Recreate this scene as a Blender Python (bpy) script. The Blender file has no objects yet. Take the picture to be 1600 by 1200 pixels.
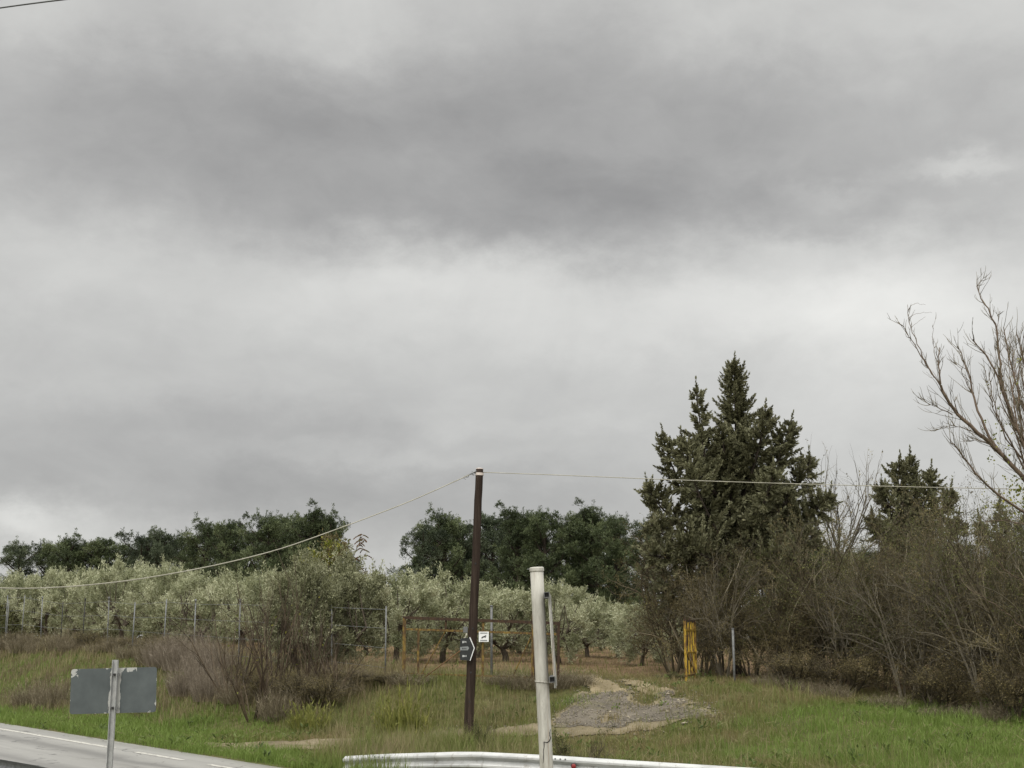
import bpy, math, random
import numpy as np
from mathutils import Vector, Matrix

R = math.radians
PI = math.pi
rng = np.random.default_rng(11)
random.seed(11)
scene = bpy.context.scene
COL = scene.collection

# ------------------------------------------------------------------ camera
F = 2000.0 / 1600.0
EYE = 2.5
TILT = math.atan(0.2)
cam_data = bpy.data.cameras.new("camera")
cam_data.sensor_width = 36.0
cam_data.lens = F * 36.0
cam_data.clip_start = 0.1
cam_data.clip_end = 5000.0
cam = bpy.data.objects.new("camera", cam_data)
cam.location = (0, 0, EYE)
cam.rotation_euler = (PI / 2 + TILT, 0, 0)
COL.objects.link(cam)
scene.camera = cam


def ray(px, py):
    u = (px - 800.0) / 2000.0
    v = (600.0 - py) / 2000.0
    return np.array([u, math.cos(TILT) - v * math.sin(TILT), math.sin(TILT) + v * math.cos(TILT)])


def P(px, py, D):
    """World point at forward distance D metres seen at photo position (px, py)."""
    r = ray(px, py)
    k = D / r[1]
    return np.array([r[0] * k, D, EYE + r[2] * k])


def X_at(px, D):
    return P(px, 1000, D)[0]


def azel(px, py):
    r = ray(px, py)
    r = r / np.linalg.norm(r)
    return math.atan2(r[0], r[1]), math.asin(r[2])


# ------------------------------------------------------------------ noise and terrain
def vnoise(x, y, seed=0):
    x = np.asarray(x, float); y = np.asarray(y, float)
    xi = np.floor(x).astype(np.int64); yi = np.floor(y).astype(np.int64)
    fx = x - xi; fy = y - yi
    fx = fx * fx * (3 - 2 * fx); fy = fy * fy * (3 - 2 * fy)

    def h(a, b):
        n = (a * 374761393 + b * 668265263 + seed * 1442695041) & 0xffffffff
        n = ((n ^ (n >> 13)) * 1274126177) & 0xffffffff
        return ((n ^ (n >> 16)) & 0xffff) / 65535.0
    return (h(xi, yi) * (1 - fx) + h(xi + 1, yi) * fx) * (1 - fy) + (h(xi, yi + 1) * (1 - fx) + h(xi + 1, yi + 1) * fx) * fy


def fnoise(x, y, seed=0, octv=3):
    s = 0; a = 1; tot = 0
    for o in range(octv):
        s = s + a * vnoise(np.asarray(x) * 2 ** o, np.asarray(y) * 2 ** o, seed + o * 7)
        tot += a; a *= .5
    return s / tot


E0 = (-3.4, 25.0)


def st(x, y):
    """s: metres beyond the far edge of the road, t: metres along the road away to the left."""
    rx = np.asarray(x, float) - E0[0]; ry = np.asarray(y, float) - E0[1]
    return .785 * rx + .62 * ry, -.62 * rx + .785 * ry


def xy(s, t):
    return E0[0] + .785 * s - .62 * t, E0[1] + .62 * s + .785 * t


def smooth(a, b, x):
    k = np.clip((x - a) / (b - a), 0, 1)
    return k * k * (3 - 2 * k)


def H(x, y):
    x = np.asarray(x, float); y = np.asarray(y, float)
    s, t = st(x, y)
    zf = np.interp(t, [-40, -14, -6, 0, 5, 12, 25, 46, 80, 150], [.1, .15, .35, .85, 1.28, 1.5, 1.85, 2.3, 2.2, 1.6])
    s0 = np.interp(t, [0, 6, 11], [6.5, 6.8, 3.0])
    s1 = np.interp(t, [0, 6, 11], [14.5, 13.6, 9.2])
    rise = zf * smooth(s0, s1, s)
    far = smooth(60, 160, s)
    rise = rise * (1 - far) + 1.3 * far
    dip = np.interp(t, [-20, 1, 5], [.36, .34, .06]) * smooth(.2, 1.4, s) * (1 - smooth(3.2, 6.0, s))
    n = (fnoise(x * .35, y * .35, 3) - .5) * .28 * smooth(.8, 4, s) + (fnoise(x * 1.3, y * 1.3, 5) - .5) * .10 * smooth(.3, 2, s)
    road = -.05 * (1 - smooth(-.4, .15, s))
    near = .9 * smooth(-8.6, -12.5, s)
    return rise - dip + n + road + near


# ------------------------------------------------------------------ object helpers
def tag(o, label=None, cat=None, group=None, kind=None):
    if label: o['label'] = label
    if cat: o['category'] = cat
    if group: o['group'] = group
    if kind: o['kind'] = kind
    return o


def empty(name, loc, label, cat, group=None, rz=0.0):
    o = bpy.data.objects.new(name, None)
    o.empty_display_size = .2
    o.location = tuple(float(v) for v in loc)
    o.rotation_euler = (0, 0, rz)
    COL.objects.link(o)
    return tag(o, label, cat, group)


class MB:
    """Collects shapes and links them as one mesh object."""

    def __init__(self):
        self.V = []; self.Q = []; self.T = []; self.tint = []; self.n = 0

    def add(self, v, quads=None, tris=None, tint=.5):
        v = np.asarray(v, float).reshape(-1, 3)
        self.V.append(v)
        if quads is not None and len(quads): self.Q.append(np.asarray(quads, np.int64).reshape(-1, 4) + self.n)
        if tris is not None and len(tris): self.T.append(np.asarray(tris, np.int64).reshape(-1, 3) + self.n)
        self.tint.append(np.broadcast_to(np.asarray(tint, float), (len(v),)))
        self.n += len(v)
        return self

    def box(self, c, size, M=None):
        c = np.asarray(c, float); h = np.asarray(size, float) / 2
        v = np.array([[x, y, z] for x in (-1, 1) for y in (-1, 1) for z in (-1, 1)], float) * h
        if M is not None: v = v @ np.asarray(M, float).T
        return self.add(v + c, [[0, 1, 3, 2], [4, 6, 7, 5], [0, 4, 5, 1], [2, 3, 7, 6], [0, 2, 6, 4], [1, 5, 7, 3]])

    def bar(self, a, b, w, d=None, up=(0, 0, 1)):
        """rectangular bar from a to b"""
        a = np.asarray(a, float); b = np.asarray(b, float); d = d or w
        L = np.linalg.norm(b - a); z = (b - a) / L
        up = np.asarray(up, float)
        if abs(z @ up) > .95: up = np.array([0, 1., 0])
        x = np.cross(up, z); x /= np.linalg.norm(x); y = np.cross(z, x)
        return self.box((a + b) / 2, (w, d, L), np.stack([x, y, z], 1))

    def tube(self, pts, rad, k=6, caps=True, tint=.5):
        pts = np.asarray(pts, float); n = len(pts)
        rad = np.broadcast_to(np.asarray(rad, float), (n,))
        tg = np.empty_like(pts)
        tg[1:-1] = pts[2:] - pts[:-2]; tg[0] = pts[1] - pts[0]; tg[-1] = pts[-1] - pts[-2]
        tg /= np.linalg.norm(tg, axis=1)[:, None] + 1e-12
        m = tg.mean(0)
        ref = np.array([0, 0, 1.]) if abs(m[2]) < .8 * np.linalg.norm(m) + 1e-9 else np.array([1., 0, 0])
        a = np.cross(tg, ref); a /= np.linalg.norm(a, axis=1)[:, None] + 1e-12
        b = np.cross(tg, a)
        th = np.arange(k) * 2 * PI / k
        v = pts[:, None, :] + rad[:, None, None] * (np.cos(th)[None, :, None] * a[:, None, :] + np.sin(th)[None, :, None] * b[:, None, :])
        i = np.arange(n - 1)[:, None] * k; j = np.arange(k)[None, :]; j2 = (j + 1) % k
        q = np.stack([i + j, i + j2, i + k + j2, i + k + j], -1).reshape(-1, 4)
        v = v.reshape(-1, 3)
        t = []
        if caps:
            v = np.vstack([v, pts[0], pts[-1]])
            for jj in range(k):
                t.append([n * k, (jj + 1) % k, jj])
                t.append([n * k + 1, (n - 1) * k + jj, (n - 1) * k + (jj + 1) % k])
        return self.add(v, q, t, tint)

    def blades(self, p, d, side, L, W, tint, shape='leaf'):
        """n leaf faces: base p, direction d, half-width direction side"""
        n = len(p)
        L = np.broadcast_to(np.asarray(L, float), (n,))[:, None]; W = np.broadcast_to(np.asarray(W, float), (n,))[:, None]
        tint = np.broadcast_to(np.asarray(tint, float), (n,))
        if shape == 'leaf':
            v = np.stack([p, p + d * L * .45 + side * W * .5, p + d * L, p + d * L * .45 - side * W * .5], 1)
            self.add(v.reshape(-1, 3), np.arange(4 * n).reshape(n, 4), None, np.repeat(tint, 4))
        else:
            v = np.stack([p - side * W * .5, p + side * W * .5, p + d * L], 1)
            self.add(v.reshape(-1, 3), None, np.arange(3 * n).reshape(n, 3), np.repeat(tint, 3))
        return self

    def mesh(self, name, smooth_shade=False):
        me = bpy.data.meshes.new(name)
        V = np.vstack(self.V) if self.V else np.zeros((0, 3))
        Q = np.vstack(self.Q) if self.Q else np.zeros((0, 4), np.int64)
        T = np.vstack(self.T) if self.T else np.zeros((0, 3), np.int64)
        me.vertices.add(len(V)); me.vertices.foreach_set("co", V.astype(np.float32).ravel())
        nl = len(Q) * 4 + len(T) * 3
        me.loops.add(nl)
        me.loops.foreach_set("vertex_index", np.concatenate([Q.ravel(), T.ravel()]).astype(np.int32))
        me.polygons.add(len(Q) + len(T))
        st_ = np.concatenate([np.arange(len(Q)) * 4, len(Q) * 4 + np.arange(len(T)) * 3]).astype(np.int32)
        me.polygons.foreach_set("loop_start", st_)
        me.polygons.foreach_set("use_smooth", np.full(len(Q) + len(T), smooth_shade))
        at = me.attributes.new("tint", 'FLOAT', 'POINT')
        at.data.foreach_set("value", np.concatenate(self.tint).astype(np.float32))
        me.update(calc_edges=True)
        return me

    def build(self, name, mat, parent=None, smooth_shade=False):
        me = self.mesh(name, smooth_shade)
        if mat: me.materials.append(mat)
        o = bpy.data.objects.new(name, me)
        COL.objects.link(o)
        if parent is not None: o.parent = parent
        return o


def copy_thing(root, loc, rz, scale=(1, 1, 1), label=None, group=None, name=None):
    c = root.copy(); COL.objects.link(c)
    c.location = tuple(float(v) for v in loc); c.rotation_euler = (0, 0, rz); c.scale = scale
    if label: c['label'] = label
    if group: c['group'] = group
    for ch in root.children:
        d = ch.copy(); COL.objects.link(d); d.parent = c
    return c


def bevel(o, w=.005, seg=2):
    m = o.modifiers.new("bevel", 'BEVEL'); m.width = w; m.segments = seg; m.limit_method = 'ANGLE'
    return o


# ------------------------------------------------------------------ materials
def new_mat(name):
    m = bpy.data.materials.new(name); m.use_nodes = True
    nt = m.node_tree; nt.nodes.clear()
    out = nt.nodes.new("ShaderNodeOutputMaterial")
    return m, nt, out


def ramp(nt, fac, stops):
    r = nt.nodes.new("ShaderNodeValToRGB")
    el = r.color_ramp.elements
    while len(el) < len(stops): el.new(.5)
    for e, (p, c) in zip(el, stops):
        e.position = p; e.color = (*c, 1)
    nt.links.new(fac, r.inputs[0])
    return r.outputs[0]


def noise(nt, scale, detail=4, rough=.55, vec=None, coord='Object', dist=0):
    n = nt.nodes.new("ShaderNodeTexNoise")
    n.inputs["Scale"].default_value = scale; n.inputs["Detail"].default_value = detail
    n.inputs["Roughness"].default_value = rough; n.inputs["Distortion"].default_value = dist
    if vec is None:
        tc = nt.nodes.new("ShaderNodeTexCoord"); vec = tc.outputs[coord]
    nt.links.new(vec, n.inputs["Vector"])
    return n.outputs["Fac"]


def mapping(nt, scale, coord='Object', rot=(0, 0, 0)):
    tc = nt.nodes.new("ShaderNodeTexCoord"); mp = nt.nodes.new("ShaderNodeMapping")
    mp.inputs["Scale"].default_value = scale; mp.inputs["Rotation"].default_value = rot
    nt.links.new(tc.outputs[coord], mp.inputs["Vector"])
    return mp.outputs[0]


def math_n(nt, op, a, b=None, c=None, clamp=False):
    n = nt.nodes.new("ShaderNodeMath"); n.operation = op; n.use_clamp = clamp
    for i, v in enumerate((a, b, c)):
        if v is None: continue
        if isinstance(v, (int, float)): n.inputs[i].default_value = v
        else: nt.links.new(v, n.inputs[i])
    return n.outputs[0]


def mixc(nt, fac, a, b):
    n = nt.nodes.new("ShaderNodeMix"); n.data_type = 'RGBA'
    for s, v in ((n.inputs[0], fac), (n.inputs[6], a), (n.inputs[7], b)):
        if isinstance(v, (int, float)): s.default_value = v
        elif isinstance(v, tuple): s.default_value = (*v, 1)
        else: nt.links.new(v, s)
    return n.outputs[2]


def leaf_mat(name, stops, transl=.25, gloss=.15, rough=.5):
    m, nt, out = new_mat(name)
    at = nt.nodes.new("ShaderNodeAttribute"); at.attribute_name = "tint"
    col = ramp(nt, at.outputs["Fac"], stops)
    pb = nt.nodes.new("ShaderNodeBsdfPrincipled")
    nt.links.new(col, pb.inputs["Base Color"])
    pb.inputs["Roughness"].default_value = rough
    pb.inputs["Specular IOR Level"].default_value = gloss
    tr = nt.nodes.new("ShaderNodeBsdfTranslucent"); nt.links.new(col, tr.inputs["Color"])
    mx = nt.nodes.new("ShaderNodeMixShader"); mx.inputs[0].default_value = transl
    nt.links.new(pb.outputs[0], mx.inputs[1]); nt.links.new(tr.outputs[0], mx.inputs[2])
    nt.links.new(mx.outputs[0], out.inputs[0])
    return m


def surf_mat(name, stops, scale=(3, 3, 3), nscale=1.0, detail=5, rough=.7, metal=0.0, bump=.0, bscale=None, spec=.4, rough_var=0.0, dist=0):
    m, nt, out = new_mat(name)
    vec = mapping(nt, scale)
    fac = noise(nt, nscale, detail, .6, vec, dist=dist)
    pb = nt.nodes.new("ShaderNodeBsdfPrincipled")
    nt.links.new(ramp(nt, fac, stops), pb.inputs["Base Color"])
    pb.inputs["Metallic"].default_value = metal
    pb.inputs["Specular IOR Level"].default_value = spec
    if rough_var:
        nt.links.new(math_n(nt, 'MULTIPLY_ADD', fac, rough_var, rough - rough_var / 2), pb.inputs["Roughness"])
    else:
        pb.inputs["Roughness"].default_value = rough
    if bump:
        b = nt.nodes.new("ShaderNodeBump"); b.inputs["Strength"].default_value = bump; b.inputs["Distance"].default_value = .02
        nt.links.new(noise(nt, bscale or nscale * 3, 6, .6, vec), b.inputs["Height"])
        nt.links.new(b.outputs[0], pb.inputs["Normal"])
    nt.links.new(pb.outputs[0], out.inputs[0])
    return m


M = {}
M['olive'] = leaf_mat("olive_leaves", [(0, (.085, .096, .042)), (.35, (.21, .225, .118)), (.7, (.39, .40, .25)), (1, (.62, .62, .44))], .16, .35, .45)
M['olive_dull'] = leaf_mat("dull_olive_leaves", [(0, (.07, .075, .034)), (.4, (.16, .165, .085)), (.8, (.31, .31, .19)), (1, (.50, .49, .34))], .14, .3, .5)
M['pine'] = leaf_mat("pine_needles", [(0, (.024, .032, .015)), (.4, (.062, .080, .036)), (.75, (.125, .150, .070)), (1, (.20, .22, .11))], .12, .2)
M['pine_blue'] = leaf_mat("dark_pine_needles", [(0, (.022, .030, .018)), (.4, (.058, .075, .042)), (.75, (.118, .14, .082)), (1, (.18, .20, .13))], .12, .2)
M['cypress'] = leaf_mat("cypress_sprays", [(0, (.045, .044, .020)), (.4, (.135, .132, .070)), (.75, (.245, .245, .145)), (1, (.37, .345, .21))], .2, .25)
M['brush'] = leaf_mat("brown_brush_leaves", [(0, (.050, .040, .019)), (.4, (.13, .106, .052)), (.75, (.225, .188, .090)), (1, (.36, .31, .12))], .3, .15)
M['brush_green'] = leaf_mat("olive_brush_leaves", [(0, (.042, .042, .016)), (.4, (.102, .108, .042)), (.8, (.19, .195, .075)), (1, (.33, .31, .09))], .3, .15)
M['twig'] = leaf_mat("brown_twigs", [(0, (.026, .021, .012)), (.5, (.080, .066, .040)), (.8, (.17, .142, .090)), (1, (.34, .30, .21))], 0, .2)
M['twig_red'] = leaf_mat("reddish_twigs", [(0, (.030, .021, .014)), (.5, (.078, .056, .037)), (1, (.18, .14, .095))], 0, .2)
M['twig_grey'] = leaf_mat("grey_twigs", [(0, (.06, .050, .034)), (.5, (.125, .108, .078)), (1, (.25, .225, .17))], 0, .2)
M['dry_shrub'] = leaf_mat("dry_shrub_stems", [(0, (.065, .054, .032)), (.5, (.165, .138, .090)), (1, (.36, .31, .22))], .2, .1)
M['yellow_leaf'] = leaf_mat("yellow_green_leaves", [(0, (.10, .12, .02)), (.5, (.20, .22, .04)), (1, (.36, .33, .06))], .35, .2)
M['red_leaf'] = leaf_mat("russet_leaves", [(0, (.06, .035, .02)), (.5, (.14, .075, .04)), (1, (.12, .12, .05))], .25, .2)
M['grass'] = leaf_mat("green_grass_blades", [(0, (.24, .19, .10)), (.22, (.20, .178, .075)), (.42, (.15, .165, .050)), (.7, (.14, .20, .045)), (1, (.165, .228, .055))], .3, .15)
M['dry_pink'] = leaf_mat("pale_pinkish_dry_stems", [(0, (.10, .082, .060)), (.5, (.215, .178, .134)), (1, (.38, .325, .26))], .25, .1)
M['weed_yellow'] = leaf_mat("yellow_green_weed_leaves", [(0, (.09, .10, .025)), (.5, (.19, .20, .055)), (1, (.32, .31, .09))], .3, .15)
M['galv_light'] = surf_mat("light_zinc_steel", [(.3, (.27, .275, .27)), (.7, (.44, .44, .43))], (4, 4, 4), 3, rough=.5, metal=.2)
M['dry_grass'] = leaf_mat("dry_grass_blades", [(0, (.11, .086, .054)), (.3, (.22, .178, .108)), (.55, (.27, .235, .125)), (.8, (.185, .195, .070)), (1, (.145, .185, .048))], .3, .1)
M['bark'] = surf_mat("grey_brown_bark", [(.3, (.035, .026, .018)), (.7, (.12, .095, .068))], (2, 2, .6), 6, rough=.9, bump=.6)
M['bark_dark'] = surf_mat("dark_bark", [(.3, (.02, .015, .011)), (.7, (.065, .048, .034))], (2, 2, .6), 6, rough=.9, bump=.6)
M['bark_red'] = surf_mat("smooth_reddish_bark", [(.3, (.065, .044, .031)), (.7, (.20, .145, .102))], (3, 3, 1), 5, rough=.75, bump=.3)
M['galv'] = surf_mat("weathered_galvanised_steel", [(.3, (.095, .097, .096)), (.7, (.20, .20, .195))], (4, 4, 4), 3, rough=.6, metal=.2, bump=.05, rough_var=.2)
M['galv_dark'] = surf_mat("dull_galvanised_steel", [(.3, (.12, .125, .13)), (.7, (.24, .245, .25))], (4, 4, 4), 3, rough=.6, metal=.3)
def mat_rail():
    m, nt, out = new_mat("weathered_zinc_rail")
    base = noise(nt, 1.6, 5, .65, mapping(nt, (.8, .8, 5)))
    col = ramp(nt, base, [(.28, (.33, .335, .33)), (.5, (.50, .505, .495)), (.72, (.63, .63, .615))])
    run = math_n(nt, 'MULTIPLY_ADD', noise(nt, 1.3, 5, .65, mapping(nt, (7, 7, .9))), 8, -4.5, clamp=True)
    col = mixc(nt, math_n(nt, 'MULTIPLY', run, .55), col, (.20, .175, .14))
    mud = math_n(nt, 'MULTIPLY_ADD', noise(nt, 9, 5, .7), 9, -5.5, clamp=True)
    col = mixc(nt, math_n(nt, 'MULTIPLY', mud, .4), col, (.24, .205, .16))
    pb = nt.nodes.new("ShaderNodeBsdfPrincipled"); nt.links.new(col, pb.inputs["Base Color"])
    pb.inputs["Metallic"].default_value = .25; pb.inputs["Roughness"].default_value = .48
    b = nt.nodes.new("ShaderNodeBump"); b.inputs["Strength"].default_value = .15; b.inputs["Distance"].default_value = .02
    nt.links.new(noise(nt, 2.2, 4, .6), b.inputs["Height"]); nt.links.new(b.outputs[0], pb.inputs["Normal"])
    nt.links.new(pb.outputs[0], out.inputs[0])
    return m


M['rail_white'] = mat_rail()
M['rail_plain'] = surf_mat("pale_zinc_rail", [(.25, (.40, .41, .40)), (.55, (.58, .59, .58)), (.8, (.68, .68, .67))], (.7, 2, 6), 2.5, rough=.42, metal=.25, bump=.03, rough_var=.2)
M['rust'] = surf_mat("rusty_brown_steel", [(.3, (.022, .012, .008)), (.55, (.046, .025, .013)), (.8, (.09, .052, .02))], (6, 6, 3), 2.5, rough=.85, bump=.2)
M['rust_yellow'] = surf_mat("flaking_ochre_paint", [(.34, (.045, .024, .010)), (.48, (.090, .052, .016)), (.58, (.165, .108, .022)), (.8, (.25, .175, .032))], (6, 6, 2.5), 2.2, rough=.75, bump=.15)
M['yellow_paint'] = surf_mat("rusted_yellow_paint", [(.32, (.06, .028, .010)), (.45, (.18, .10, .016)), (.56, (.37, .24, .020)), (.8, (.48, .33, .032))], (5, 5, 2), 2.0, rough=.65, bump=.15)
M['black'] = surf_mat("black_enamel", [(.3, (.010, .011, .011)), (.7, (.022, .023, .024))], rough=.45)
M['black_plastic'] = surf_mat("black_plastic", [(.3, (.012, .011, .011)), (.7, (.025, .022, .022))], rough=.6)
M['pale_paint'] = surf_mat("pale_lettering_paint", [(.3, (.42, .43, .43)), (.7, (.55, .55, .54))], rough=.6)
M['grey_paint'] = surf_mat("dull_grey_paint", [(.3, (.17, .18, .18)), (.7, (.24, .25, .25))], rough=.6)
M['white_sign'] = surf_mat("white_sign_enamel", [(.3, (.68, .69, .68)), (.7, (.80, .80, .79))], rough=.5)
M['cable'] = surf_mat("pale_cable_sheath", [(.3, (.27, .255, .20)), (.7, (.40, .38, .31))], rough=.6)
M['cable_dark'] = surf_mat("dark_cable_sheath", [(.3, (.04, .04, .04)), (.7, (.08, .08, .08))], rough=.6)
M['red'] = surf_mat("red_reflector", [(.3, (.16, .015, .015)), (.7, (.25, .03, .03))], rough=.3)
M['pink_band'] = surf_mat("pale_weathered_band", [(.3, (.45, .38, .34)), (.7, (.62, .55, .50))], rough=.6)


def mat_wood_pole():
    m, nt, out = new_mat("tarred_pole_wood")
    vec = mapping(nt, (14, 14, .5))
    f1 = noise(nt, 1.5, 6, .65, vec)
    f2 = noise(nt, .9, 4, .6, mapping(nt, (1, 1, .8)))
    col = ramp(nt, f1, [(.3, (.012, .009, .007)), (.55, (.034, .025, .019)), (.78, (.078, .059, .046))])
    tc = nt.nodes.new("ShaderNodeTexCoord"); sp = nt.nodes.new("ShaderNodeSeparateXYZ"); nt.links.new(tc.outputs["Object"], sp.inputs[0])
    low = math_n(nt, 'SUBTRACT', 1.25, sp.outputs[2], clamp=True)
    split = math_n(nt, 'MULTIPLY', low, math_n(nt, 'GREATER_THAN', noise(nt, 1.1, 5, .7, mapping(nt, (16, 16, .35))), .56))
    col = mixc(nt, split, col, (.13, .095, .075))
    col = mixc(nt, math_n(nt, 'MULTIPLY', f2, .35), col, (.05, .03, .024))
    pb = nt.nodes.new("ShaderNodeBsdfPrincipled"); nt.links.new(col, pb.inputs["Base Color"])
    pb.inputs["Roughness"].default_value = .85; pb.inputs["Specular IOR Level"].default_value = .12
    b = nt.nodes.new("ShaderNodeBump"); b.inputs["Strength"].default_value = .7; b.inputs["Distance"].default_value = .02
    nt.links.new(f1, b.inputs["Height"]); nt.links.new(b.outputs[0], pb.inputs["Normal"])
    nt.links.new(pb.outputs[0], out.inputs[0])
    return m


def mat_white_pole():
    m, nt, out = new_mat("chalky_white_pole_paint")
    f1 = noise(nt, 2.2, 7, .68, mapping(nt, (16, 16, 2.6)))
    f2 = noise(nt, 70, 4, .7)
    col = ramp(nt, f1, [(.28, (.27, .257, .222)), (.44, (.39, .375, .33)), (.58, (.46, .445, .395)), (.74, (.53, .515, .465))])
    chips = math_n(nt, 'GREATER_THAN', f2, .70)
    col = mixc(nt, math_n(nt, 'MULTIPLY', chips, .55), col, (.30, .29, .27))
    drip = math_n(nt, 'GREATER_THAN', noise(nt, 1.6, 3, .6, mapping(nt, (34, 34, 1.1))), .66)
    col = mixc(nt, math_n(nt, 'MULTIPLY', drip, .40), col, (.22, .19, .15))
    scuff = math_n(nt, 'MULTIPLY_ADD', noise(nt, 1.0, 7, .72, mapping(nt, (26, 26, 7)), dist=.8), 9, -4.9, clamp=True)
    col = mixc(nt, math_n(nt, 'MULTIPLY', scuff, .55), col, (.27, .25, .215))
    run = math_n(nt, 'MULTIPLY_ADD', noise(nt, 1.0, 4, .6, mapping(nt, (60, 60, 1.2), rot=(0, .03, 0))), 12, -7.1, clamp=True)
    col = mixc(nt, math_n(nt, 'MULTIPLY', run, .5), col, (.22, .125, .065))
    pb = nt.nodes.new("ShaderNodeBsdfPrincipled"); nt.links.new(col, pb.inputs["Base Color"])
    pb.inputs["Roughness"].default_value = .72
    b = nt.nodes.new("ShaderNodeBump"); b.inputs["Strength"].default_value = .45; b.inputs["Distance"].default_value = .004
    nt.links.new(f2, b.inputs["Height"]); nt.links.new(b.outputs[0], pb.inputs["Normal"])
    nt.links.new(pb.outputs[0], out.inputs[0])
    return m


def mat_sign_back(hw, hh):
    m, nt, out = new_mat("peeling_grey_green_sign_paint")
    tc = nt.nodes.new("ShaderNodeTexCoord"); sp = nt.nodes.new("ShaderNodeSeparateXYZ"); nt.links.new(tc.outputs["Object"], sp.inputs[0])
    ex = math_n(nt, 'SUBTRACT', hw, math_n(nt, 'ABSOLUTE', sp.outputs[0]))
    ez = math_n(nt, 'SUBTRACT', hh, math_n(nt, 'ABSOLUTE', sp.outputs[2]))
    edge = math_n(nt, 'MINIMUM', ex, ez)
    n1 = noise(nt, 9, 5, .65)
    thr = math_n(nt, 'MULTIPLY', math_n(nt, 'SUBTRACT', n1, .56), .24)
    peel = math_n(nt, 'LESS_THAN', edge, thr)
    cx = math_n(nt, 'ADD', sp.outputs[0], hw); cz = math_n(nt, 'SUBTRACT', sp.outputs[2], hh)
    cd = math_n(nt, 'SQRT', math_n(nt, 'ADD', math_n(nt, 'MULTIPLY', cx, cx), math_n(nt, 'MULTIPLY', cz, cz)))
    peel = math_n(nt, 'MAXIMUM', peel, math_n(nt, 'LESS_THAN', cd, math_n(nt, 'MULTIPLY', math_n(nt, 'SUBTRACT', noise(nt, 22, 4, .6), .30), .38)))
    tz = math_n(nt, 'SUBTRACT', hh, sp.outputs[2]); tx = math_n(nt, 'ABSOLUTE', math_n(nt, 'SUBTRACT', sp.outputs[0], .13))
    peel = math_n(nt, 'MAXIMUM', peel, math_n(nt, 'MULTIPLY', math_n(nt, 'LESS_THAN', tx, .12), math_n(nt, 'LESS_THAN', tz, math_n(nt, 'MULTIPLY', math_n(nt, 'SUBTRACT', noise(nt, 14, 4, .6), .33), .14))))
    # bare strip beside the post where the paint came away
    dx = math_n(nt, 'ABSOLUTE', math_n(nt, 'SUBTRACT', sp.outputs[0], .02))
    strip = math_n(nt, 'LESS_THAN', dx, math_n(nt, 'MULTIPLY_ADD', noise(nt, 6, 3, .5), .09, .012))
    f2 = noise(nt, 5, 5, .6)
    col = ramp(nt, f2, [(.3, (.050, .060, .062)), (.7, (.080, .093, .094))])
    white = math_n(nt, 'MAXIMUM', peel, strip)
    col = mixc(nt, white, col, (.36, .36, .34))
    pb = nt.nodes.new("ShaderNodeBsdfPrincipled"); nt.links.new(col, pb.inputs["Base Color"])
    pb.inputs["Roughness"].default_value = .6
    nt.links.new(pb.outputs[0], out.inputs[0])
    return m


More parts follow.
